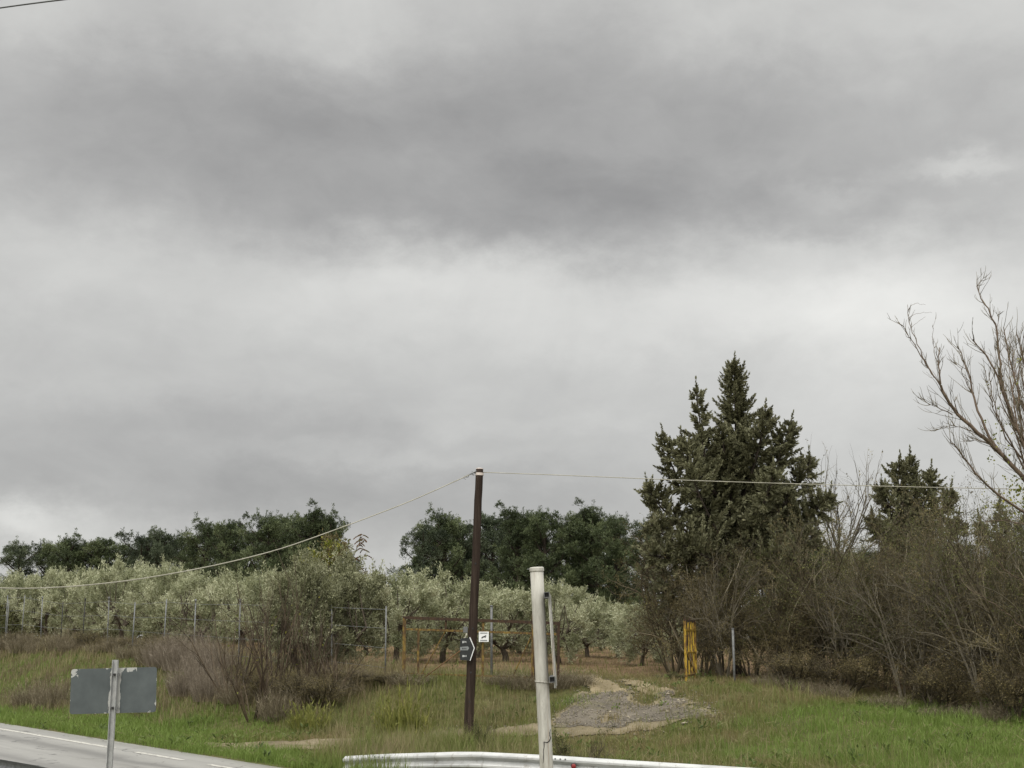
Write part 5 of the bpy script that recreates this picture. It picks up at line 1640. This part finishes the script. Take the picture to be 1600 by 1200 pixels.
out_ = [px2(-8, -15), px2(6, -17), px2(14, -1), px2(7, 18), px2(-8, 17)]
plate(out_, 0, .02).build("board", M['black'], sg)
plate([px2(6, -17), px2(7.6, -17), px2(14.5, -1), px2(8.0, 18), px2(6.9, 18), px2(13.2, -1)], -.014, -.004).build("chevron_edge", M['white_sign'], sg)
plate([px2(-8, -2.5), px2(4, -3.5), px2(6, -1), px2(4, 2.5), px2(-8, 2.5)], -.010, -.002).build("grey_band", M['grey_paint'], sg)
mk_ = MB()
for (x0, y0, x1, y1) in ((-4.4, -11.5, -2.9, -8.2), (-2.4, -11.5, -1.4, -8.6), (-1.0, -10.8, .2, -9.6), (.6, -11.3, 1.4, -8.6),
                         (-4.2, 9.6, -2.4, 12.6), (-2.0, 9.9, -.9, 12.4), (-.5, 10.6, .4, 11.5), (.8, 9.8, 1.8, 12.4)):
    a = px2(x0, y0); b_ = px2(x1, y1)
    mk_.box(((a[0] + b_[0]) / 2, -.006, (a[1] + b_[1]) / 2), (abs(b_[0] - a[0]), .008, abs(b_[1] - a[1])))
mk_.build("lettering", M['pale_paint'], sg)
mk_ = MB()
for (x0, y0, x1, y1) in ((-4.6, -1.2, -3.4, .9), (-2.6, -1.0, -1.8, 1.1), (-1.0, -1.2, .2, .8), (1.0, -.8, 1.8, 1.1)):
    a = px2(x0, y0); b_ = px2(x1, y1)
    mk_.box(((a[0] + b_[0]) / 2, -.013, (a[1] + b_[1]) / 2), (abs(b_[0] - a[0]), .004, abs(b_[1] - a[1])))
mk_.build("band_lettering", M['black'], sg)
rp_ = np.array([P(719, 1017, Ds), P(700, 1031, Ds + 1.2), P(684, 1043, Ds + 2.2), P(664, 1058, Ds + 3.4)])
mb = MB(); mb.tube(rp_ - rp_[0], .014, 5)
o = mb.build("stay_rope", surf_mat("orange_brown_rope", [(.3, (.20, .11, .05)), (.7, (.32, .19, .10))], rough=.9), None, True); o.location = rp_[0]
tag(o, "thin orange-brown stay rope slanting down left from the arrow sign", "rope")

# ------------------------------------------------------------------ wire fence on the left
s_f = 8.9
fpx = [(8, 930), (33, 930), (64, 935), (95, 940), (129, 938), (168, 936), (207, 941), (256, 936), (304, 940), (374, 940), (436, 942), (520, 944), (603, 947)]
fence = empty("wire_fence", (-4, 40, float(H(-4, 40))), "long wire fence of thin grey and black steel posts along the left bank", "fence")
fb = np.array(fence.location)
ftops = []
for i in range(-3, 13):
    t = 46.0 - (46.0 - 12.1) * i / 12.0
    if i >= 0:
        px, py = fpx[i]
        # post stands where its photo column crosses the fence line
        a = (px - 800) / 2000.0
        # solve st(x = a*Y/cos..) ; P is linear in D for a fixed pixel
        d0 = P(px, py, 1.0); Yp = None
        lo, hi = 30., 90.
        for _ in range(50):
            m_ = (lo + hi) / 2
            ss, tt = st(X_at(px, m_), m_)
            if ss < s_f: lo = m_
            else: hi = m_
        Yp = (lo + hi) / 2; Xp = X_at(px, Yp)
        top = P(px, py, Yp)[2]
    else:
        Xp, Yp = xy(s_f, t); top = float(H(Xp, Yp)) + 2.3
    z0 = float(H(Xp, Yp))
    top = max(top, z0 + 1.5)
    lean_x = r.normal() * .03
    tp = np.array([Xp + lean_x, Yp, top]); ftops.append((np.array([Xp, Yp, z0]), tp))
    mb = MB(); rad_ = .024
    mb.tube(np.array([[Xp, Yp, z0 - .3], tp]) - fb, rad_, 8)
    if i in (2, 4, 5, 8, 9): mb.tube(np.array([tp - [0, 0, .02], tp + [0, 0, .10]]) - fb, .036, 8)
    mb.build("post", M['black_plastic'] if i in (3, 4, 10) else (M['galv_dark'] if i in (0, 2, 6, 7, 8) else M['galv']), fence, True)
for k in (.12, .4, .68, .95):
    mb = MB()
    pl = np.array([b0 * (1 - k) + t0 * k for b0, t0 in ftops]) - fb
    mb.tube(pl, .006, 4); mb.build("wire", M['galv_dark'], fence)
# tall mesh panel wires between the last post and the gate
gp = empty("fence_post", P(768, 1075, 38.6), "grey steel fence post standing behind the rusty gate frame", "fence post")
zb = float(H(gp.location[0], gp.location[1])); gp.location[2] = zb
mb = MB(); mb.tube(np.array([[0, 0, -.3], np.array(P(768, 948, 38.6)) - np.array(gp.location)]), .036, 8); mb.build("shaft", M['galv'], gp, True)
mb = MB(); q = np.array(P(768, 948, 38.6)) - np.array(gp.location); mb.tube(np.array([q, q + [0, 0, .04]]), .045, 8); mb.build("cap", M['galv_dark'], gp, True)
Dg = 38.3
gb_ = P(1148, 1070, Dg); gb_[2] = float(H(gb_[0], Dg))
gp = empty("fence_post", gb_, "pale steel post alone before the thicket, right of the yellow gate leaf", "fence post")
mb = MB(); mb.tube(np.array([[0, 0, -.3], P(1145, 983, Dg) - gb_]), .036, 8); mb.build("shaft", M['galv'], gp, True)
q = P(1145, 983, Dg) - gb_
mb = MB(); mb.tube(np.array([q, q + [0, 0, .03]]), .045, 8); mb.build("cap", M['galv'], gp, True)

# ------------------------------------------------------------------ rusty gate frame
a0 = P(632, 1064, 38.9); a1 = P(873, 1072, 37.2)
gate = empty("field_gate", [a0[0], a0[1], float(H(a0[0], a0[1]))], "long rusty ochre gate frame swung open along the fence behind the wooden pole", "gate")
g0 = np.array(gate.location)


def G_(px, py):
    k = (px - 632) / (873 - 632.)
    return P(px, py, 38.9 + (37.2 - 38.9) * k) - g0


def gbar(name, p, q, w, mat):
    mb = MB(); mb.bar(G_(*p), G_(*q), w); return mb.build(name, mat, gate)


gbar("top_rail", (630, 965), (875, 974), .085, M['rust'])
gbar("middle_rail", (633, 983), (872, 991), .06, M['rust_yellow'])
gbar("bottom_rail", (633, 1052), (872, 1060), .045, M['rust_yellow'])
for px, y0, y1, w, mt in ((632, 966, 1062, .095, 'rust_yellow'), (654, 984, 1060, .065, 'rust_yellow'), (697, 967, 985, .055, 'rust'), (755, 971, 1066, .07, 'rust_yellow'),
                          (833, 957, 1070, .08, 'rust_yellow'), (837, 972, 1070, .065, 'rust'), (873, 974, 1072, .075, 'rust')):
    gbar("upright", (px, y0), (px - 1, y1), w, M[mt])
gbar("brace", (656, 1058), (696, 986), .03, M['rust_yellow'])
gbar("brace", (800, 1060), (832, 990), .03, M['rust_yellow'])
gbar("upper_tube", (873, 974), (872, 1010), .05, M['rust'])
# dog warning sign on the gate
Dw = 37.9
wc = P(756, 995, Dw)
sw = empty("warning_sign", wc, "small square white sign with a black dog silhouette hanging on the gate frame", "sign")
u = Dw / 2000.0
mb = MB(); mb.box((0, 0, 0), (15.4 * u, .008, 15.4 * u)); bevel(mb.build("board", M['white_sign'], sw), .004)
dog = [(-3.9, -2.6), (-3.6, -1.2), (-3.0, -.3), (-1.8, .5), (-.4, .9), (1.0, 1.3), (2.0, 1.9), (2.7, 2.6), (3.1, 2.2), (3.7, 1.9), (3.6, 1.1), (3.0, .7), (2.8, -.2), (2.9, -1.6), (2.2, -1.7), (1.9, -.6), (.6, -1.0), (-1.0, -1.3), (-2.0, -1.7), (-2.3, -2.9), (-3.0, -3.0), (-2.9, -1.9)]
plate([(x * u, z * u) for x, z in dog], -.010, -.005).build("dog_silhouette", M['black'], sw)
mb = MB(); mb.box((-.3 * u, -.006, 5.6 * u), (11 * u, .005, 1.5 * u)); mb.build("heading_bar", M['grey_paint'], sw)
mb = MB(); mb.box((-.3 * u, -.006, -5.5 * u), (10.6 * u, .005, 1.7 * u)); mb.build("footer_bar", M['grey_paint'], sw)

# ------------------------------------------------------------------ yellow gate leaf, swung open and seen nearly end-on
y0 = P(1070.5, 1076, 37.6); y0[2] = float(H(y0[0], y0[1]))
yl = empty("field_gate", y0, "yellow rusted gate leaf swung open and seen end-on at the right of the track", "gate")
n0 = P(1070.5, 1076, 37.6); f0 = P(1086, 1074, 39.6)


def Y_(k, py_near):
    px = 1070.5 + (1086 - 1070.5) * k; D_ = 37.6 + 2.0 * k
    ptop = P(px, 967, 37.6)
    zz = P(1070.5, py_near, 37.6)[2]
    return np.array([P(px, 1000, D_)[0], D_, zz]) - y0


for k, w, y_0 in ((0, .065, 968), (.34, .045, 972), (.60, .045, 970), (.82, .04, 972), (1.0, .065, 968)):
    mb = MB(); mb.bar(Y_(k, y_0), Y_(k, 1080), w); mb.build("upright", M['yellow_paint'], yl)
for py, w, mt in ((969, .05, 'rust'), (984, .05, 'yellow_paint'), (1020, .05, 'yellow_paint'), (1056, .05, 'rust_yellow')):
    mb = MB(); mb.bar(Y_(-.02, py), Y_(1.02, py), w); mb.build("rail", M[mt], yl)
mb = MB(); mb.box(Y_(.14, 1001) + [0, -.03, 0], (.07, .10, .30)); mb.build("lock_box", M['rust'], yl)
mb = MB(); mb.bar(Y_(0, 1018), Y_(1, 1058), .03); mb.build("brace", M['rust_yellow'], yl)
for k in (0, .5, 1.0):
    mb = MB(); mb.tube(np.array([Y_(k, 968), Y_(k, 964)]), [.03, .012], 6); mb.build("spike", M['rust'], yl)

# ------------------------------------------------------------------ white post with a road sign seen edge-on
Dw = 8.4
pb = P(859, 1300, Dw); pt = P(838.5, 889, Dw)
dirp = (pt - pb) / (pt - pb)[2]
gz = float(H(pb[0], Dw))
pb = pt + dirp * (gz - pt[2])
wp = empty("sign_post", pb, "white painted steel post with a cracked lower end, standing before the guardrail", "post")
axp = pt - pb
mb = MB(); mb.tube(np.array([dirp * -.3] + [axp * k for k in np.linspace(0, 1, 14)]), .0425, 28); mb.build("shaft", M['white_pole'], wp, True)
u = axp / np.linalg.norm(axp)
mb = MB(); mb.tube(np.array([axp - u * .018, axp - u * .016, axp + u * .006, axp + u * .012]), [.0425, .0478, .0478, .041], 28); bevel(mb.build("cap", M['white_pole'], wp), .003)
mb = MB(); q = axp + u * -.002; mb.bar(q + [-.043, -.01, 0], q + [-.062, -.01, .001], .006); mb.build("cap_bolt", M['galv'], wp)


def on_pole(py, dx=0., dy=0.):
    z = P(850, py, Dw)[2]
    return axp * ((z - pb[2]) / axp[2]) + np.array([dx, dy, 0])


# clamps
for py, nm in ((1065.5, 'a'), (929, 'b')):
    c = on_pole(py)
    th = np.linspace(0, 2 * PI, 33)
    if nm == 'a':
        mb = MB(); mb.tube(np.array([[math.cos(a) * .0455, math.sin(a) * .0455, -.004 * math.cos(a)] for a in th]) + c, .0038, 6, False); mb.build("clamp_ring", M['white_pole'], wp, True)
# peeled crack: dark flaked line on the face of the post
ck = [(860.3, 1139), (858.5, 1144), (858.7, 1149), (860.0, 1152.5), (858.2, 1157), (854.5, 1159.5), (849.8, 1158.5), (850.0, 1166), (848.8, 1172), (849.2, 1182), (848.3, 1192)]
cpts = []
for cx, cy in ck:
    c = on_pole(cy); cxp = (P(cx, cy, Dw) - pb)[0] - c[0]
    cxp = max(-.04, min(.04, cxp))
    cpts.append(c + np.array([cxp, -math.sqrt(max(1e-6, .0427 ** 2 - cxp ** 2)), 0]))
mb = MB(); mb.tube(np.array(cpts), [.0018, .0030, .0032, .0042, .0045, .0036, .0042, .0030, .0022, .0026, .0016], 6); mb.build("paint_crack", M['black_plastic'], wp, True)
# the sign plate, edge towards the camera
pc_t = P(859.5, 928, Dw); pc_b = P(869.5, 1074, Dw)
sp_ = empty("road_sign", (pc_t + pc_b) / 2, "grey road sign plate seen edge-on at the right side of the white post", "sign")
sc0 = np.array(sp_.location)
dv = (pc_t - pc_b); Lv = np.linalg.norm(dv); dv /= Lv
yv = np.array([.048, 1, 0]); yv /= np.linalg.norm(yv); xv = np.cross(yv, dv); xv /= np.linalg.norm(xv); yv = np.cross(dv, xv)
mb = MB(); mb.box((0, 0.10, 0), (.0035, .42, Lv), np.stack([xv, yv, dv], 1)); mb.build("plate", M['galv'], sp_)
for k in (-1, 1):
    e = yv * (k * .208 + .10)
    mb = MB(); mb.box(e + xv * -.006, (.014, .004, Lv), np.stack([xv, yv, dv], 1)); mb.build("rolled_edge", M['white_pole'], sp_)
for py, w in ((930.5, .032), (1060.5, .034)):
    cc = P(863.5 if py > 1000 else 855.0, py, Dw) - sc0
    mb = MB(); Mx = np.stack([xv, yv, dv], 1)
    t_ = .004
    for dx, dz, wx, wz in ((0, w / 2, w, t_), (0, -w / 2, w, t_), (-w / 2, 0, t_, w), (w / 2, 0, t_, w)):
        mb.box(cc + xv * dx + dv * dz, (wx, .30, wz) if wx > wz else (wx, .30, wz - t_), Mx)
    mb.build("bracket", M['galv'], sp_)
    mb = MB(); mb.box(cc + yv * .0, (w - t_ * 2, .26, w - t_ * 2), Mx); mb.build("bracket_core", M['black_plastic'], sp_)
    pp = on_pole(py) + pb - sc0
    mb = MB(); mb.bar(pp + [.043, -.01, 0], cc - xv * w / 2, .012); mb.build("bracket_arm", M['galv'], sp_)

# ------------------------------------------------------------------ road sign on the left, seen from behind
Dl = 14.0
lb_ = P(171, 1210, Dl); lt = P(181.5, 1031, Dl)
dl = (lt - lb_) / (lt - lb_)[2]
gz = float(H(lb_[0], Dl)); lb_ = lt + dl * (gz - lt[2])
rs = empty("road_sign", lb_, "rectangular road sign seen from its peeling grey-green back, beside the road on the left", "sign")
ptop = lt - lb_; up_ = ptop / np.linalg.norm(ptop)
yaw = R(-4)
xa = np.array([math.cos(yaw), math.sin(yaw), 0]); xa = xa - up_ * (xa @ up_); xa /= np.linalg.norm(xa); ya = np.cross(up_, xa)
MM = np.stack([xa, ya, up_], 1)
L = np.linalg.norm(ptop)
mb = MB()
mb.box(ptop / 2 - up_ * .15, (.050, .005, L + .3), MM)          # web of the channel post
mb.box(ptop / 2 - up_ * .15 + xa * .0275 - ya * .016, (.005, .037, L + .3), MM)
mb.box(ptop / 2 - up_ * .15 - xa * .0275 - ya * .016, (.005, .037, L + .3), MM)
mb.build("post", M['galv_light'], rs)
pw, ph = 134 * Dl / 2000, 67 * Dl / 2000
cen = P(177, 1079, Dl + .03) - lb_
tilt = R(-1.5)
MS = MM @ np.array([[math.cos(tilt), 0, -math.sin(tilt)], [0, 1, 0], [math.sin(tilt), 0, math.cos(tilt)]]).T
rr = .03
outl = []
for cx, cz, a_ in ((pw / 2 - rr, ph / 2 - rr, 0), (-pw / 2 + rr, ph / 2 - rr, 90), (-pw / 2 + rr, -ph / 2 + rr, 180), (pw / 2 - rr, -ph / 2 + rr, 270)):
    for k in range(5):
        outl.append((cx + rr * math.cos(R(a_ + k * 22.5)), cz + rr * math.sin(R(a_ + k * 22.5))))
o = plate(outl, 0, .004).build("panel", mat_sign_back(pw / 2, ph / 2), rs)
o.matrix_local = Matrix.Translation(Vector(cen)) @ Matrix([list(row) for row in MS]).to_4x4()
rim = MB()
for x0_, z0_, wx, wz in ((0, ph / 2 - .004, pw - .06, .007), (0, -ph / 2 + .004, pw - .06, .007), (-pw / 2 + .004, 0, .007, ph - .06), (pw / 2 - .004, 0, .007, ph - .06)):
    rim.box((x0_, -.006, z0_), (wx, .012, wz))
rm = rim.build("folded_rim", M['galv_dark'], rs); rm.matrix_local = o.matrix_local.copy()
for py in (1054, 1106):
    q = P(180 if py < 1080 else 177, py, Dl) - lb_
    q = ptop * (q[2] / ptop[2])
    mb = MB(); mb.box(q - ya * .008, (.11, .018, .028), MM); mb.build("clamp", M['galv'], rs)
    mb = MB(); mb.tube(np.array([q - ya * .016, q - ya * .034]), .011, 8); mb.build("bolt", M['black_plastic'], rs)

# ------------------------------------------------------------------ guardrails
PROFILE = [(.000, .31), (.012, .305), (.070, .272), (.080, .255), (.080, .225), (.070, .208), (.012, .170), (.006, .155), (.012, .140), (.070, .102), (.080, .085), (.080, .055), (.070, .038), (.012, .005), (.000, 0.)]


def guardrail(name, path, ztop, face, label, beam_mat, post_mat, post_step=2.0, group=None, back_post=True, post_face=-1):
    """path: xy points; ztop: height of the beam's top edge; face: +1/-1 which side the beam bulges to"""
    path = np.asarray(path, float); ztop = np.asarray(ztop, float)
    d = np.concatenate([[0], np.cumsum(np.linalg.norm(np.diff(path, axis=0), axis=1))])
    n = max(8, int(d[-1] / .5)); u = np.linspace(0, d[-1], n)
    x = np.interp(u, d, path[:, 0]); y = np.interp(u, d, path[:, 1]); z = np.interp(u, d, ztop)
    p = np.stack([x, y, z], 1)
    tg = np.gradient(p, axis=0); tg[:, 2] = 0; tg = unit(tg)
    nr = np.stack([-tg[:, 1], tg[:, 0], np.zeros(n)], 1) * face
    mid = p[n // 2].copy(); mid[2] = float(H(mid[0], mid[1]))
    root = empty(name, mid, label, "guardrail", group)
    V = []
    k = len(PROFILE)
    for off in (0, -.004):
        V.append(np.stack([p + nr * (o_ + off) + [0, 0, h_ - .31] for o_, h_ in PROFILE], 1).reshape(-1, 3))
    V = np.vstack(V) - mid
    Q = []
    N = n * k
    for i in range(n - 1):
        for j in range(k - 1):
            a = i * k + j
            Q.append([a, a + 1, a + k + 1, a + k]); Q.append([N + a, N + a + k, N + a + k + 1, N + a + 1])
        for j in (0, k - 1):
            a = i * k + j; Q.append([a, a + k, N + a + k, N + a])
    for i in (0, n - 1):
        for j in range(k - 1):
            a = i * k + j; Q.append([a, N + a, N + a + 1, a + 1])
    mb = MB(); mb.add(V, Q); mb.build("beam", beam_mat, root, False)
    # lap joints with bolts every 4 m, posts every 2 m
    q = 0.9
    while q < d[-1]:
        c = np.array([np.interp(q, u, p[:, a]) for a in range(3)]); t_ = unit(np.array([np.interp(q, u, tg[:, a]) for a in range(3)])); nn = np.array([-t_[1], t_[0], 0]) * face
        gz = float(H(c[0], c[1])) - .4
        Mx = np.stack([t_, nn, [0, 0, 1]], 1)
        hh = c[2] - .02 - gz
        mb = MB()
        pc = c - nn * .085
        mb.box(np.array([pc[0], pc[1], gz + hh / 2]) - mid, (.10, .005, hh), Mx)
        for e in (-1, 1):
            mb.box(np.array([pc[0], pc[1], gz + hh / 2]) + t_ * e * .0525 - nn * -.028 - mid, (.005, .056, hh), Mx)
        mb.build("post", post_mat, root)
        mb = MB(); mb.box(c - nn * .036 + [0, 0, -.155] - mid, (.07, .05, .20), Mx); mb.build("spacer", post_mat, root)
        bm_ = MB()
        for e in (-.10, .0, .10):
            for hz in (-.045, -.265):
                w_ = c + nn * .075 + t_ * e + [0, 0, hz] - mid
                bm_.tube(np.array([w_, w_ + nn * .014]), .014, 6)
        bm_.build("bolts", M['galv_dark'], root)
        q += post_step
    return root


gz_ = [P(540, 1181.5, 25.75), P(600, 1178, 25.2), P(735, 1174, 24.1), P(860, 1180, 23.2), P(1000, 1189, 22.3), P(1180, 1200, 21.1), P(1500, 1222, 19.4), P(1900, 1250, 17.5)]
gz_ = np.array(gz_)
gr = guardrail("guardrail", gz_[:, :2], gz_[:, 2], -1, "white-topped steel guardrail along the far verge, its left end sunk in grass", M['rail_white'], M['galv_dark'], 4.0)
rc = P(896, 1196.5, 22.85)
rfl = empty("reflector", rc, "small round red reflector on the far guardrail, right of the white post", "reflector")
mb = MB(); mb.tube(np.array([[0, -.05, 0], [0, -.075, 0], [0, -.082, 0]]), [.040, .040, .03], 16); mb.build("lens", M['red'], rfl, True)
mb = MB(); mb.tube(np.array([[0, .03, 0], [0, -.05, 0]]), .045, 16); mb.build("housing", M['black_plastic'], rfl, True)
nr_pts = []; nz_ = []
for t in np.arange(-24, 30, 3.0):
    x, y = xy(-7.5, t); nr_pts.append((x, y))
    qa, qb = P(0, 1183, D_at(0, -7.5)), P(124, 1201, D_at(124, -7.5))
    ta, tb = st(qa[0], qa[1])[1], st(qb[0], qb[1])[1]
    nz_.append(float(np.clip(qb[2] + (qa[2] - qb[2]) * (t - tb) / (ta - tb), .7, 1.05)))
guardrail("guardrail", nr_pts, nz_, 1 if False else -1, "dull grey guardrail seen from behind in the bottom left corner", M['galv_dark'], M['galv_dark'], 4.0)

# ------------------------------------------------------------------ render settings
scene.render.engine = 'CYCLES'
cy = scene.cycles
cy.use_denoising = True
try: cy.denoiser = 'OPENIMAGEDENOISE'; cy.denoising_input_passes = 'RGB_ALBEDO_NORMAL'; cy.denoising_prefilter = 'ACCURATE'
except Exception: pass
cy.max_bounces = 5; cy.diffuse_bounces = 3; cy.glossy_bounces = 2; cy.transmission_bounces = 3; cy.transparent_max_bounces = 4
cy.sample_clamp_indirect = 4
scene.render.resolution_x = 1024; scene.render.resolution_y = 768
